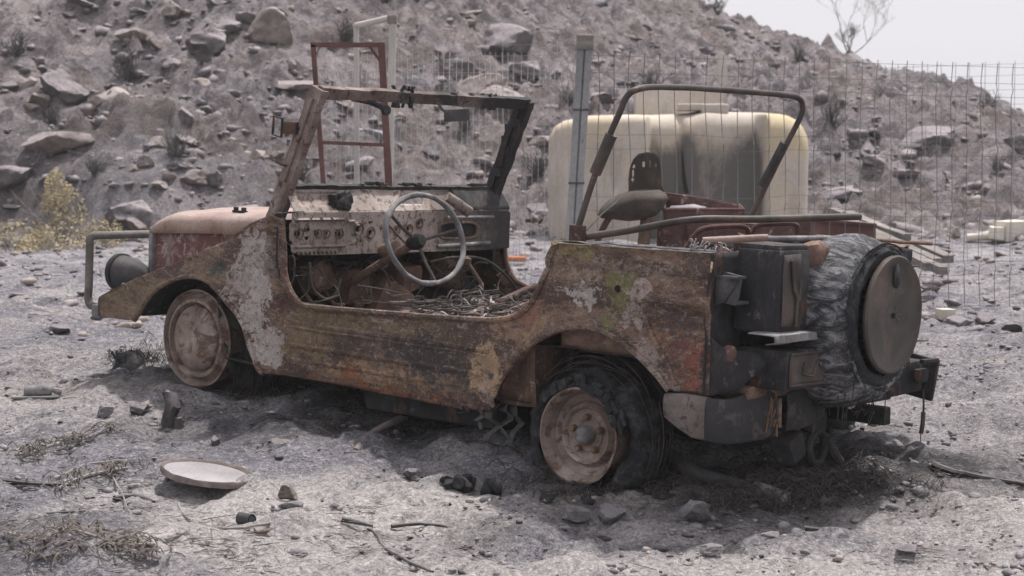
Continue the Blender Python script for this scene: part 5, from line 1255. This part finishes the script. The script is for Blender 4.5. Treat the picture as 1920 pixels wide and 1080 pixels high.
# ------------------------------------------------------------------ fence
DF = 11.6
def wire_panel(parent, px0, px1, D0, D1, top0, top1, sp, mat, rad, nh, seed, folds=4, zbot=.05):
    """welded wire panel between two plan points; folds = horizontal V creases"""
    r = random.Random(seed)
    A = W(px0, top0, D0); B = W(px1, top1, D1); L = math.hypot(B.x - A.x, B.y - A.y); n = int(L / sp)
    m = MB()
    def pt(t, h):     # h 0..1 up the panel
        x = A.x + (B.x - A.x) * t; y = A.y + (B.y - A.y) * t; g = gz(x, y) + zbot; zt = A.z + (B.z - A.z) * t
        off = 0
        if folds:
            for q in fl: off = max(off, 1 - abs(h - q) / .028)
        return V((x + .018 * mnoise.noise(V((t * 9, h * 3, seed))), y - .035 * max(0, off) + .04 * mnoise.noise(V((t * 4, h * 2, seed))), g + (zt - g) * h))
    fl = [(.16 + .73 * q / max(1, folds - 1)) for q in range(folds)] if folds else []
    hs = sorted(set([0, 1] + [q + e for q in fl for e in (-.028, 0, .028)] + [k / 10 for k in range(1, 10)]))
    for k in range(n + 1):
        bend = r.uniform(-.006, .006); m.tube([pt(k / n, h) + V((bend * math.sin(h * 9), 0, 0)) for h in hs], rad, 4, cap=False)
    hh = sorted([0, .985] + [q + e for q in fl for e in (-.028, .028)] + ([k / nh for k in range(1, nh)] if nh else []))
    for h in hh: m.tube([pt(t, h) for t in np.linspace(0, 1, 24)], rad * (.8 if sp < .08 else .62), 4, cap=False)
    return m.build('wire_mesh', mat, parent)
def fence_post(parent, pxt, pyt, pxb, D, wd):
    t = W(pxt, pyt, D); b = W(pxb, 450, D); z0 = gz(b.x, D) - .1; k = (b.z - z0) / (t.z - b.z); b = V((b.x - (t.x - b.x) * k, D, z0))
    m = MB()
    for dx in (-wd * .27, wd * .27): flatbar(m, b + V((dx, 0, 0)), t + V((dx, 0, 0)), V((wd * .21, 0, 0)), V((0, wd * .35, 0)), 16)
    flatbar(m, b + V((0, .01, 0)), t + V((0, .01, 0)), V((wd * .1, 0, 0)), V((0, wd * .3, 0)), 16)
    p = m.build('fence_post', M['post'], parent)
    m = MB(); m.box(t + V((0, 0, -.035)), (wd * 1.1, wd, .09), bev=.008); m.warp(.008, 20, .004, 60); m.build('post_cap', M['wood'], p)
    for f in (.25, .5, .75):
        c = b.lerp(t, f); m = MB(); m.box(c + V((0, -.03, 0)), (wd * 1.05, .01, .012)); m.build('clamp', M['darkgrey'], p)
f1 = empty('wire_fence', (0, 0, 0), 'tall wire fence with thin folded vertical wires and a grey steel post behind the car', 'fence')
wire_panel(f1, 1092, 1985, DF, DF + .3, 96, 122, .0915, M['fence'], .0024, 0, 1, 4)
fence_post(f1, 1097, 68, 1074, DF, .088)
f2 = empty('wire_fence', (0, 0, 0), 'pale close meshed wire fence behind the windscreen left of the grey post', 'fence')
wire_panel(f2, 600, 1078, DF + 1.1, DF + .1, 99, 97, .041, M['fencelight'], .0016, 0, 2, 2)
wire_panel(f2, 745, 1045, DF + 1.6, DF + 1.2, 80, 76, .30, M['fencelight'], .0016, 0, 6, 2)
f3 = empty('wire_fence', (0, 0, 0), 'far pale wire fence at the right edge crossing the sky behind the nearer one', 'fence')
wire_panel(f3, 1660, 2080, DF + 5, DF + 3.6, 122, 108, .13, M['fencelight'], .0028, 14, 3, 0)
for o_ in (f1, f2, f3):
    pass
# ------------------------------------------------------------------ upright frames behind the car
D = 10.4
def frame_pt(px, py, D_): return W(px, py, D_)
def ground_leg(px_b, py_b, px_t, py_t, D_):
    """continue a leg seen from (px_t,py_t) to (px_b,py_b) down to the ground"""
    a, b = W(px_t, py_t, D_), W(px_b, py_b, D_); g = gz(b.x, D_); k = (a.z - g) / (a.z - b.z); return a, a + (b - a) * k
red = empty('steel_frame', (W(655, 300, D).x, D, gz(W(655, 300, D).x, D)), 'dull red ladder-like steel frame with corner braces seen through the windscreen', 'frame')
def part(m, name, mat, root): 
    m.v = [tuple(V(v) - root.location) for v in m.v]; return m.build(name, mat, root)
a, b = ground_leg(607, 350, 587, 84, D); m = MB(); flatbar(m, b, a, V((.0125, 0, 0)), V((0, .0125, 0)), 10); part(m, 'upright', M['dullred'], red)
a2, b2 = ground_leg(729, 345, 715, 84, D - .02); m = MB(); flatbar(m, b2, a2 + V((0, 0, .012)), V((.018, 0, 0)), V((0, .014, 0)), 10); part(m, 'upright', M['dullred'], red)
m = MB(); flatbar(m, a + V((-.012, 0, 0)), a2 + V((.015, .02, 0)), V((0, 0, .012)), V((0, .0125, 0)), 10); part(m, 'top_bar', M['dullred'], red)
m = MB(); flatbar(m, W(600, 267, D), W(724, 272, D - .02), V((0, 0, .009)), V((0, .010, 0)), 8); part(m, 'cross_bar', M['dullred'], red)
m = MB(); flatbar(m, W(600, 88, D), W(590, 108, D), V((.004, 0, .003)), V((0, .005, 0)), 3); part(m, 'corner_brace', M['dullred'], red)
m = MB(); flatbar(m, W(692, 86, D), W(714, 116, D), V((.006, 0, .004)), V((0, .006, 0)), 3); part(m, 'corner_brace', M['dullred'], red)
D = 11.2
wh = empty('tube_frame', (W(700, 300, D).x, D, gz(W(700, 300, D).x, D)), 'pale goal-shaped tube frame standing behind the red steel frame', 'frame')
a, b = ground_leg(669, 345, 668, 48, D + .35); m = MB(); m.tube([b, a], .016, 10); part(m, 'upright', M['whitetube'], wh)
a2, b2 = ground_leg(730, 335, 737, 40, D); m = MB(); m.tube([b2, a2], .021, 10); part(m, 'upright', M['whitetube'], wh)
m = MB(); m.tube([a, W(735, 33, D)], .018, 10); part(m, 'top_bar', M['whitetube'], wh)
m = MB(); m.box(W(735, 37, D), (.055, .05, .05), bev=.008); m.warp(.004, 20); part(m, 'corner_joint', M['wood'], wh)
# ------------------------------------------------------------------ old machine with a perforated seat
D = 10.0; s = D / F
mc = empty('farm_machine', (W(1250, 420, D).x, D, gz(W(1250, 420, D).x, D)), 'burnt farm machine with a perforated steel seat and dark red hopper behind the car', 'machine')
# seat pan: a bowl shell, back plate rising from it
pan = [(1120, 402), (1128, 388), (1142, 374), (1160, 365), (1184, 358), (1212, 356), (1238, 357), (1250, 364), (1252, 374), (1244, 390), (1230, 404), (1208, 412), (1180, 415), (1150, 411), (1128, 409)]
def panp(sg):
    def f(px, py):
        d = min(1, seg_dist((px, py), [(a_, -b_) for a_, b_ in pan + pan[:1]]) / 22); k_ = math.sqrt(max(0, 1 - (1 - d) ** 2))
        p = W(px, -py, D); return V((p.x, p.y - sg * .11 * k_, p.z + (.02 * k_ if sg < 0 else 0)))
    return f
st = sheet([(a_, -b_) for a_, b_ in pan], panp(1), 4.0); st2 = sheet([(a_, -b_) for a_, b_ in pan], panp(-1), 4.0); st.add(st2.v, st2.f)
st.warp(.003, 8); part(st, 'seat_pan', M['seatm'], mc)
# back plate with slots
out = [(1182, 372), (1182, 340), (1184, 318), (1190, 300), (1199, 290), (1212, 287), (1226, 288), (1235, 297), (1238, 320), (1240, 345), (1250, 372)]
def bp(px, py):
    p = W(px, -py, D + .05); return V((p.x, p.y + .10 * (abs(px - 1211) / 30) ** 2 * (1 if px < 1211 else .35), p.z))
m = sheet([(x, -y) for x, y in out], bp, 2.0)
slots = [(1207, 308), (1219, 307), (1230, 309), (1190, 312), (1189, 325), (1188, 337)]
keep = []
for f in m.f:
    c = sum((V(m.v[i]) for i in f), V()) / len(f)
    ok = True
    for sx, sy in slots:
        w0 = W(sx, sy, D + .05)
        if ((c.x - w0.x) / (2.3 * s)) ** 2 + ((c.z - w0.z) / (6.0 * s)) ** 2 < 1: ok = False
    if ok: keep.append(f)
m.f = keep
m.tube([bp(x, -y) for x, y in out[1:-1]], .006, 6)
part(m, 'seat_back', M['seatm'], mc).modifiers.new('s', 'SOLIDIFY').thickness = .005
m = MB(); m.tube(spline([W(1118, 460, D), W(1125, 440, D), W(1138, 415, D), W(1155, 395, D), W(1185, 380, D)], 5), .016, 8); part(m, 'seat_spring', M['redrust'], mc)
m = MB(); m.tube([W(1212, 410, D), W(1205, 470, D)], .03, 8); m.tube([W(1200, 470, D), V((W(1200, 470, D).x, D, gz(W(1200, 470, D).x, D)))], .03, 8); part(m, 'seat_post', M['rust'], mc)
# hopper
m = MB()
A = [W(1243, 393, D), W(1395, 393, D), W(1386, 383, D + .45), W(1246, 362, D + .45)]
B = [V((v.x * .98 + .02 * A[0].x, v.y, v.z - .24)) for v in A]
for i in range(4):
    j = (i + 1) % 4; m.grid([[A[i].lerp(A[j], t).lerp(B[i].lerp(B[j], t), q) for q in np.linspace(0, 1, 6)] for t in np.linspace(0, 1, 12)])
m.grid([[B[0].lerp(B[1], t).lerp(B[3].lerp(B[2], t), q) for q in np.linspace(0, 1, 8)] for t in np.linspace(0, 1, 12)])
m.warp(.008, 5); m.tube([A[0], A[1]], .010, 6); m.tube([A[1], A[2], A[3], A[0]], .006, 6)
part(m, 'hopper', M['redrust'], mc).modifiers.new('s', 'SOLIDIFY').thickness = .006
m = MB(); c = W(1290, 392, D + .25); m.lathe([(-.05, 0), (-.04, .08), (-.01, .11), (.012, .09), (.022, .03), (.02, 0)], c, 'Z', 24, noise=.012); part(m, 'ash_heap', M['rockgrey'], mc)
m = MB()
for x in (1250, 1385):
    q = W(x, 430, D); m.box((q.x, D + .04, (q.z + gz(q.x, D)) / 2), (.04, .04, q.z - gz(q.x, D)), bev=.005); m.box((q.x, D + .4, (q.z + gz(q.x, D)) / 2), (.04, .04, q.z - gz(q.x, D)), bev=.005)
q0 = W(1240, 440, D); q1 = W(1480, 440, D + .3); m.tube([q0, q1], .03, 8)
part(m, 'machine_frame', M['redrust'], mc)
m = MB(); c = W(1400, 435, D + .1); m.box(c, (.62, .3, .10), Matrix.Rotation(.04, 3, 'Y'), bev=.02); m.box(W(1470, 425, D + .1), (.25, .3, .07), bev=.02); m.warp(.02, 5, .006, 25); part(m, 'red_cover', M['redrust'], mc)
# steel beam and planks
D = 12.9; A = W(1470, 424, D); B = W(1640, 440, D - .2)
m = MB(); flatbar(m, A, B + V((0, 0, .01)), V((0, 0, .055)), V((0, .04, 0)), 10); flatbar(m, A + V((0, 0, .06)), B + V((0, 0, .065)), V((0, 0, .008)), V((0, .07, 0)), 10)
for q in (A.lerp(B, .25), A.lerp(B, .9)): m.box((q.x, q.y, (q.z - .05 + gz(q.x, q.y)) / 2), (.06, .06, q.z - .05 - gz(q.x, q.y)), bev=.006)
o = m.build('steel_beam', M['dullred']); tag(o, 'dull red steel beam on short legs under the ends of the planks', 'beam')
PL = [((1590, 402), (1778, 486), .055, 'topmost weathered plank of the pile right of the spare wheel', 13.4), ((1600, 420), (1757, 492), .045, 'second plank of the pile below the topmost one', 13.2),
      ((1615, 436), (1745, 500), .05, 'third lower plank of the pile, mostly in shadow', 13.0), ((1640, 452), (1770, 508), .035, 'lowest grey plank of the pile near the ground', 12.9), ((1560, 396), (1700, 446), .04, 'short pale plank lying on the back of the pile', 13.6)]
for (p0, p1, wd, lab, D) in PL:
    a = W(p0[0], p0[1], D); b = W(p1[0], p1[1], D - .7); d = (b - a).normalized(); sd_ = V((0, 0, 1)).cross(d).normalized()
    m = MB(); flatbar(m, a, b, sd_ * wd * .9, V((0, 0, 1)) * .024, 24); m.warp(.004, 6, .002, 30)
    o = m.build('plank', M['wood']); tag(o, lab, 'plank', 'planks piled behind the car')
# stack of stones that props the planks
for px, py, wp, lab in ((1660, 520, 90, 'grey stone block under the low end of the plank pile'), (1600, 500, 80, 'grey stone block under the red beam and planks')):
    p = Wg(px, py + 20); p.y = 12.9; p.x = W(px, py, 12.9).x; p.z = gz(p.x, p.y); rock('stone_block', 'rockgrey', 2, p, .30, .42, lab, 'stone')
# ------------------------------------------------------------------ debris beyond the car
def gp(px, py): return Wg(px, py)
def single(m, name, mat, label, cat, group=None, thick=0):
    o = m.build(name, mat, None, thick=thick); return tag(o, label, cat, group)
p = gp(952, 494); q = gp(986, 493); p0 = gp(918, 492); m = MB(); m.tube([p0 + V((0, 0, .03)), q + V((0, 0, .03))], .022, 10); single(m.warp(.003, 9), 'plastic_pipe', M['orange'], 'short orange pipe lying on the ash seen behind the door opening', 'pipe')
p = gp(1792, 446); rock('stone', 'rocklight', 1, p, .11, .11, 'small white round stone on the yard behind the fence at right', 'stone')
p0, p1 = gp(1812, 454), gp(1868, 452); m = MB(); m.tube([p0 + V((0, 0, .04)), p0.lerp(p1, .5) + V((0, 0, .045)), p1 + V((0, 0, .05))], [.035, .04, .045], 12); single(m.warp(.008, 8), 'pale_log', M['paleplastic'], 'pale peeled log on the far yard right of the white stone', 'log')
p = gp(1900, 452); m = MB(); m.box(p + V((0, .1, .09)), (.26, .25, .18), Matrix.Rotation(.3, 3, 'Z'), bev=.02); m.box(p + V((-.16, 0, .07)), (.12, .15, .12), bev=.02); single(m.warp(.02, 6), 'broken_crate', M['paleplastic'], 'broken pale crate at the right edge of the far yard', 'crate')
p = gp(1772, 600); m = MB(); m.box(p + V((0, 0, .03)), (.085, .09, .06), Matrix.Rotation(.2, 3, 'Z'), bev=.006); single(m.warp(.004, 10), 'concrete_block', M['paleplastic'], 'small pale concrete block at the foot of the fence right of the spare wheel', 'block')
for k, (px, py, wp, lab) in enumerate(((1795, 612, 60, 'flat grey stone just right of the pale concrete block'), (1742, 603, 22, 'dark pebble left of the pale concrete block'), (1850, 605, 50, 'grey stone at the foot of the fence near the right edge'), (1895, 622, 50, 'low stone at the right edge of the photo by the fence'), (1740, 548, 50, 'flat sandy stone above the fence foot right of the spare wheel'))):
    p = gp(px, py); s = p.y / F; rock('stone', ('rockgrey', 'rockdark', 'rockgrey', 'rockdark', 'rocklight')[k], k, p, wp * s, wp * s * .35, lab, 'stone')
for k, (px, py, wp, lab) in enumerate(((72, 598, 50, 'low grey stone on the flat ground left of the front bumper'), (210, 545, 30, 'dark stone behind the bull bar'), (110, 625, 60, 'half buried grey stone at the left by the front bumper'), (30, 560, 40, 'grey stone near the left edge behind the bull bar'))):
    p = gp(px, py); s = p.y / F; rock('stone', 'rockgrey', k + 1, p, wp * s, wp * s * .3, lab, 'stone')
# ------------------------------------------------------------------ foreground things
p = gp(388, 905); s = p.y / F
tr_ = empty('round_tray', p + V((0, 0, .028)), 'pale round metal tray with a ragged raised rim lying in the ash', 'tray')
tr_.rotation_euler = (.05, .17, 0)
R_ = 88 * s; m = MB(); m.lathe([(.0, 0), (.0, R_ * .5), (.002, R_ * .93)], (0, 0, 0), 'Z', 60, noise=.001); m.build('tray_base', M['log'], tr_)
m = MB(); m.lathe([(.0, R_ * .92), (.008, R_ * .945), (.012, R_ * .975), (.004, R_ * 1.0), (-.010, R_ * 1.0), (-.014, R_ * .9)], (0, 0, 0), 'Z', 120, noise=.005, capends=False); m.build('tray_rim', M['logrim'], tr_)
p = gp(322, 805); s = p.y / F
m = MB(); m.tube([p + V((0, 0, -.02)), p + V((-.01, 0, .04)), p + V((.0, .0, .09)), p + V((-.01, .01, 72 * s))], [.034, .028, .026, .018], 12); m.tube([p + V((.03, -.02, -.01)), p + V((.035, -.02, .045))], [.025, .015], 10); single(m.warp(.022, 22, .010, 60), 'charred_stump', M['charwood'], 'short black charred stump standing in the ash below the front wheel', 'stump')
p = gp(78, 745); s = p.y / F
m = MB(); m.tube([p + V((-.07, 0, .025)), p + V((.0, .0, .028)), p + V((.045, .01, .026))], [.022, .026, .02], 14); m.tube([p + V((.05, .0, .03)), p + V((.085, .01, .02))], [.01, .016], 8); m.box(p + V((-.02, -.02, .004)), (.20, .06, .008), bev=.003); single(m.warp(.006, 12), 'crushed_can', M['greymet'], 'crushed grey can lying on the ash at the left edge', 'can')
FG = [(196, 782, 36, 26, 'rockgrey', 1, 'round grey stone left of the charred stump', 'stone'), (262, 780, 40, 20, 'rockdark', 2, 'dark stone just left of the charred stump', 'stone'),
      (540, 940, 44, 26, 'rock', 3, 'rounded brown stone right of the round tray', 'stone'), (550, 958, 50, 22, 'rockgrey', 4, 'flat grey stone touching the rounded brown one', 'stone'),
      (1302, 985, 86, 46, 'rockgrey', 5, 'large slanted grey stone in the shade below the rear bumper', 'stone'), (1085, 980, 66, 34, 'rockgrey', 0, 'ash covered grey stone below the rear wheel', 'stone'),
      (1150, 983, 70, 32, 'rockgrey', 2, 'broad ash covered stone between the rear wheel and the slanted stone', 'stone'), (1190, 1003, 50, 20, 'rocklight', 3, 'sandy stone with a rusty stain below the ash covered ones', 'stone'),
      (1128, 1018, 44, 20, 'rockdark', 4, 'small dark stone under the broad ash covered stone', 'stone'), (768, 898, 32, 24, 'rockdark', 1, 'small black clinker left of the charred heap', 'clinker'),
      (1445, 1012, 44, 14, 'rockdark', 2, 'flat dark stone in the bright ash at the lower right', 'stone'), (490, 1008, 40, 20, 'rocklight', 5, 'pale stone below the short dark pipe', 'stone'),
      (1330, 1040, 50, 22, 'rockgrey', 1, 'half buried stone at the bottom right of the middle', 'stone'), (1700, 1040, 60, 16, 'rockgrey', 3, 'low stone at the bottom right corner', 'stone'),
      (330, 765, 36, 18, 'rockgrey', 5, 'lump of ash beside the front wheel', 'stone'), (405, 835, 22, 16, 'rockgrey', 2, 'pointed grey stone above the round tray', 'stone'), (530, 835, 40, 14, 'rock', 1, 'flat brown stone above right of the round tray', 'stone'),
      (245, 690, 70, 34, 'charlump', 0, 'black wiry clump left of the front wheel', 'clump')]
for (px, py, wp, hp_, mk, k, lab, cat) in FG:
    p = gp(px, py); s = p.y / F
    if mk == 'charlump':
        m = MB(); m.lathe([(-.03, .02), (-.02, wp * s * .5), (.02, wp * s * .42), (hp_ * s * .8, .04), (hp_ * s, 0)], p, 'Z', 28, noise=.02); r = random.Random(1)
        for q in range(60):
            a = p + V((r.uniform(-.08, .08), r.uniform(-.05, .05), r.uniform(0, .06))); m.tube(spline([a, a + V((r.uniform(-.03, .03), r.uniform(-.03, .03), .03)), a + V((r.uniform(-.07, .07), r.uniform(-.03, .03), .0))], 3), .0018, 4)
        single(m.warp(.01, 20), 'charred_clump', M['char'], lab, cat); continue
    o = rock(cat, mk, k, p, wp * s, hp_ * s, lab, cat, rot=(0, 0, k * 1.1), sink=.1)
# dark short pipe, rusty bent pipe, sticks
p = gp(466, 985); m = MB(); m.tube([p + V((-.03, 0, .02)), p + V((.015, -.03, .018))], .020, 16, cap=False); m.tube([p + V((-.03, 0, .02)), p + V((.0145, -.0295, .018))], .015, 16); single(m.warp(.003, 20), 'short_pipe', M['darkgrey'], 'short dark hollow pipe right below the round tray', 'pipe')
a, b, c = gp(668, 852), gp(700, 822), gp(758, 800)
m = MB(); m.tube(spline([a + V((0, 0, .01)), b + V((0, 0, .02)), c + V((0, 0, .035))], 6), .014, 12); m.box(a + V((.0, 0, .008)), (.09, .05, .008), Matrix.Rotation(.15, 3, 'Z'), bev=.003); single(m.warp(.004, 12), 'bent_pipe', M['logrim'], 'bent rusty pipe lying in front of the sill', 'pipe')
def stick(pts, rad, mat, label, cat='stick', name='stick', lift=.008, forks=()):
    P = [gp(x, y) for x, y in pts]; P = [p + V((0, 0, lift)) for p in P]; sp_ = spline(P, 6); m = MB()
    m.tube(sp_, [rad * (1 - .55 * k / len(sp_)) for k in range(len(sp_))], 7)
    for f in forks:
        Q = [gp(x, y) + V((0, 0, lift + .004)) for x, y in f]; m.tube(spline(Q, 5), rad * .5, 5)
    return single(m.warp(.004, 14, .001, 50), name, mat, label, cat)
stick([(1752, 880), (1800, 893), (1850, 903), (1930, 918)], .014, M['charwood'], 'long charred branch at the right edge of the photo', 'branch', 'branch')
stick([(708, 1008), (720, 1030), (760, 1055), (812, 1078)], .009, M['charwood'], 'forked black stick at the bottom middle left', forks=[((715, 1025), (700, 1005), (690, 1000))])
stick([(735, 992), (800, 988), (880, 1002)], .007, M['charwood'], 'thin dark stick above the forked black stick')
stick([(230, 985), (350, 988), (440, 997), (540, 982)], .008, M['twig'], 'long grey forked branch below the round tray', 'branch', 'branch', forks=[((360, 990), (345, 1010), (310, 1025)), ((355, 985), (340, 968), (335, 950))])
stick([(0, 975), (60, 970), (140, 966)], .009, M['darktwig'], 'dark stick at the left edge above the burnt fronds')
stick([(0, 905), (60, 912), (130, 915)], .012, M['charwood'], 'thick dark stick at the left edge below the crushed can')
stick([(185, 880), (215, 905), (248, 975)], .004, M['twig'], 'thin curved twig left of the round tray')
stick([(1510, 998), (1550, 1000)], .012, M['charwood'], 'short black stick in the bright ash at the lower right', lift=.01)
stick([(640, 985), (700, 992)], .01, M['darktwig'], 'short dark stick right of the short pipe')
stick([(1380, 932), (1420, 940)], .009, M['logrim'], 'short pale bent chip in the shade under the tail')
stick([(120, 895), (160, 880), (230, 872)], .010, M['wood'], 'brown weathered stick left of the round tray')
stick([(215, 940), (255, 935), (290, 948)], .012, M['charwood'], 'burnt stub of branch just left of the tray')
# burnt fronds, bottom left
def frond(pts, n, L, seed, label):
    r = random.Random(seed); P = spline([gp(x, y) + V((0, 0, .02)) for x, y in pts], 8); root = empty('burnt_frond', P[0], label, 'palm frond', None)
    m = MB(); m.tube([p - P[0] for p in P], .006, 6); m.build('stem', M['twig'], root); m = MB()
    for k in range(n):
        t = r.random() * (len(P) - 2); i = int(t); c = P[i].lerp(P[i + 1], t - i); d = (P[i + 1] - P[i]).normalized(); sd_ = V((-d.y, d.x, 0)) * r.choice((-1, 1))
        a = c + V((0, 0, r.uniform(0, .02))); c = c + V((r.gauss(0, .035), r.gauss(0, .035), 0)); a.x, a.y = c.x, c.y; e = (sd_ * r.uniform(.1, 1) + d * r.uniform(-.6, 1.2) + V((0, 0, r.uniform(-.12, .16)))).normalized(); L2 = L * r.uniform(.4, 1.1)
        pp = [a, a + e * L2 * .5 + V((0, 0, .012)), a + e * L2 + V((0, 0, -.012))]; wv = V((0, 0, 1)).cross(e).normalized() * r.uniform(.0015, .0045)
        rows = [[q - wv * f - P[0], q + V((0, 0, .003)) - P[0], q + wv * f - P[0]] for q, f in zip(spline(pp, 3), (1, 1, 1, .9, .7, .4, .1))]
        m.grid(rows)
    m.build('leaflets', M['frondleaf'], root, smooth=False, thick=.0008)
M['frondleaf'] = mottled('burnt_frond_leaf', [(.3, (.035, .032, .03)), (.5, (.105, .09, .075)), (.7, (.22, .19, .16))], 14, dust=.15)
frond([(10, 1010), (100, 1030), (200, 1040), (290, 1035)], 75, .10, 1, 'curled brown palm frond at the bottom left corner')
frond([(300, 1060), (230, 1040), (150, 1010), (90, 1000)], 55, .09, 2, 'grey palm frond crossing above the bottom left one')
frond([(60, 1060), (120, 1052), (250, 1058)], 50, .08, 3, 'dark palm frond lowest in the bottom left corner')
frond([(40, 870), (90, 850), (150, 835), (210, 812)], 80, .07, 4, 'bleached frond on the ash left of the round tray')
frond([(110, 930), (160, 905), (240, 890)], 60, .06, 5, 'small brown frond between the left edge and the tray')
# charred heap in front of the rear wheel
p = gp(880, 925); s = p.y / F
m = MB(); r = random.Random(8)
for k in range(16): 
    c = p + V((r.uniform(-50, 50) * s, r.uniform(-.06, .06), r.uniform(.0, .05))); q = rock_mesh(k, .8, sub=2); Rt = Matrix.Rotation(r.random() * 6, 3, V((1, 1, r.random())).normalized()); z = r.uniform(.022, .05)
    m.add([c + (Rt @ v.co) * z for v in q.vertices], [tuple(f.vertices) for f in q.polygons])
single(m.warp(.008, 18, .004, 60), 'charred_heap', M['char'], 'heap of charred lumps in front of the rear wheel', 'heap')
p = gp(1090, 925)
m = MB()
for k in range(40):
    c = gp(r.uniform(990, 1260), r.uniform(905, 945)) + V((0, 0, .008)); m.box(c, (r.uniform(.02, .07), r.uniform(.01, .04), r.uniform(.008, .02)), Matrix.Rotation(r.uniform(0, 3), 3, 'Z') @ Matrix.Rotation(r.uniform(-.5, .5), 3, 'X'), bev=.003)
o = m.warp(.008, 16, .003, 60).build('tyre_ash_crust', M['char']); tag(o, 'crust of charred rubber flakes around the foot of the rear wheel', 'ash', kind='stuff')
def tangle(name, zones, label, seed, mat, rad=.0014, h=.05):
    r = random.Random(seed); m = MB()
    for (x0, x1, y0, y1, n, L) in zones:
        for k in range(n):
            a = gp(r.gauss((x0 + x1) / 2, (x1 - x0) / 4), r.gauss((y0 + y1) / 2, (y1 - y0) / 4)) + V((0, 0, .002)); d = V((r.gauss(0, 1), r.gauss(0, .7), 0)).normalized() * L * r.uniform(.4, 1.2)
            m.tube(spline([a, a + d * .5 + V((0, 0, r.uniform(.005, h))), a + d + V((0, 0, r.uniform(-.005, h * .6)))], 3), rad * r.uniform(.6, 1.3), 3, cap=False)
    o = m.build(name, mat); return tag(o, label, 'wire', kind='stuff')
tangle('tyre_wire_tangle', [(1250, 1700, 880, 950, 900, .09), (1480, 1640, 850, 910, 250, .09), (980, 1250, 890, 940, 500, .08), (1290, 1600, 930, 965, 250, .07)], 'tangle of fine burnt tyre wires on the ground under the tail and rear wheel', 3, M['wire'])
tangle('tyre_wire_tangle', [(200, 330, 650, 710, 120, .06), (440, 520, 700, 760, 150, .07), (560, 900, 740, 830, 260, .08)], 'fine wires and char under the front wheel and the sill', 4, M['wire'])
def litter(name, zones, label, seed, mat):
    r = random.Random(seed); m = MB()
    for (x0, x1, y0, y1, n, L) in zones:
        for k in range(n):
            a = gp(r.uniform(x0, x1), r.uniform(y0, y1)) + V((0, 0, .004)); g_ = r.uniform(-1.2, 1.2) if r.random() < .75 else r.uniform(0, 3.14); l = L * r.lognormvariate(-.4, .6)
            d = V((math.cos(g_), math.sin(g_), r.uniform(-.05, .12))) * l; q = V((r.gauss(0, .08), r.gauss(0, .08), .02)) * l
            rad = r.uniform(.0008, .0022); m.tube([a, a + d * .35 + q, a + d * .7 + q * .6, a + d], [rad, rad, rad * .8, rad * .4], 3, cap=False)
    o = m.build(name, mat); return tag(o, label, 'litter', kind='stuff')
litter('straw_litter', [(0, 700, 950, 1080, 500, .06), (0, 350, 800, 950, 260, .05), (600, 1900, 960, 1075, 300, .035), (1500, 1920, 860, 1000, 120, .04)], 'grey burnt straw and twig litter lying in the ash', 5, M['twig'])
litter('straw_litter', [(0, 500, 960, 1080, 420, .05), (0, 300, 820, 960, 200, .05), (600, 1900, 900, 1075, 300, .03), (0, 500, 640, 900, 200, .035)], 'black burnt straw and twig litter lying in the ash', 6, M['darktwig'])

# ------------------------------------------------------------------ smoky air
hm = bpy.data.materials.new('smoky_air'); hm.use_nodes = True; hn = hm.node_tree; hn.nodes.clear()
ho_ = hn.nodes.new('ShaderNodeOutputMaterial'); hv = hn.nodes.new('ShaderNodeVolumePrincipled')
hv.inputs['Color'].default_value = (.90, .90, .93, 1); hv.inputs['Density'].default_value = .0013; hn.links.new(hv.outputs[0], ho_.inputs['Volume'])
m = MB(); m.box((0, 80, 4), (300, 300, 18)); hz_ = m.build('haze', hm, smooth=False); tag(hz_, kind='stuff'); hz_.display_type = 'WIRE'
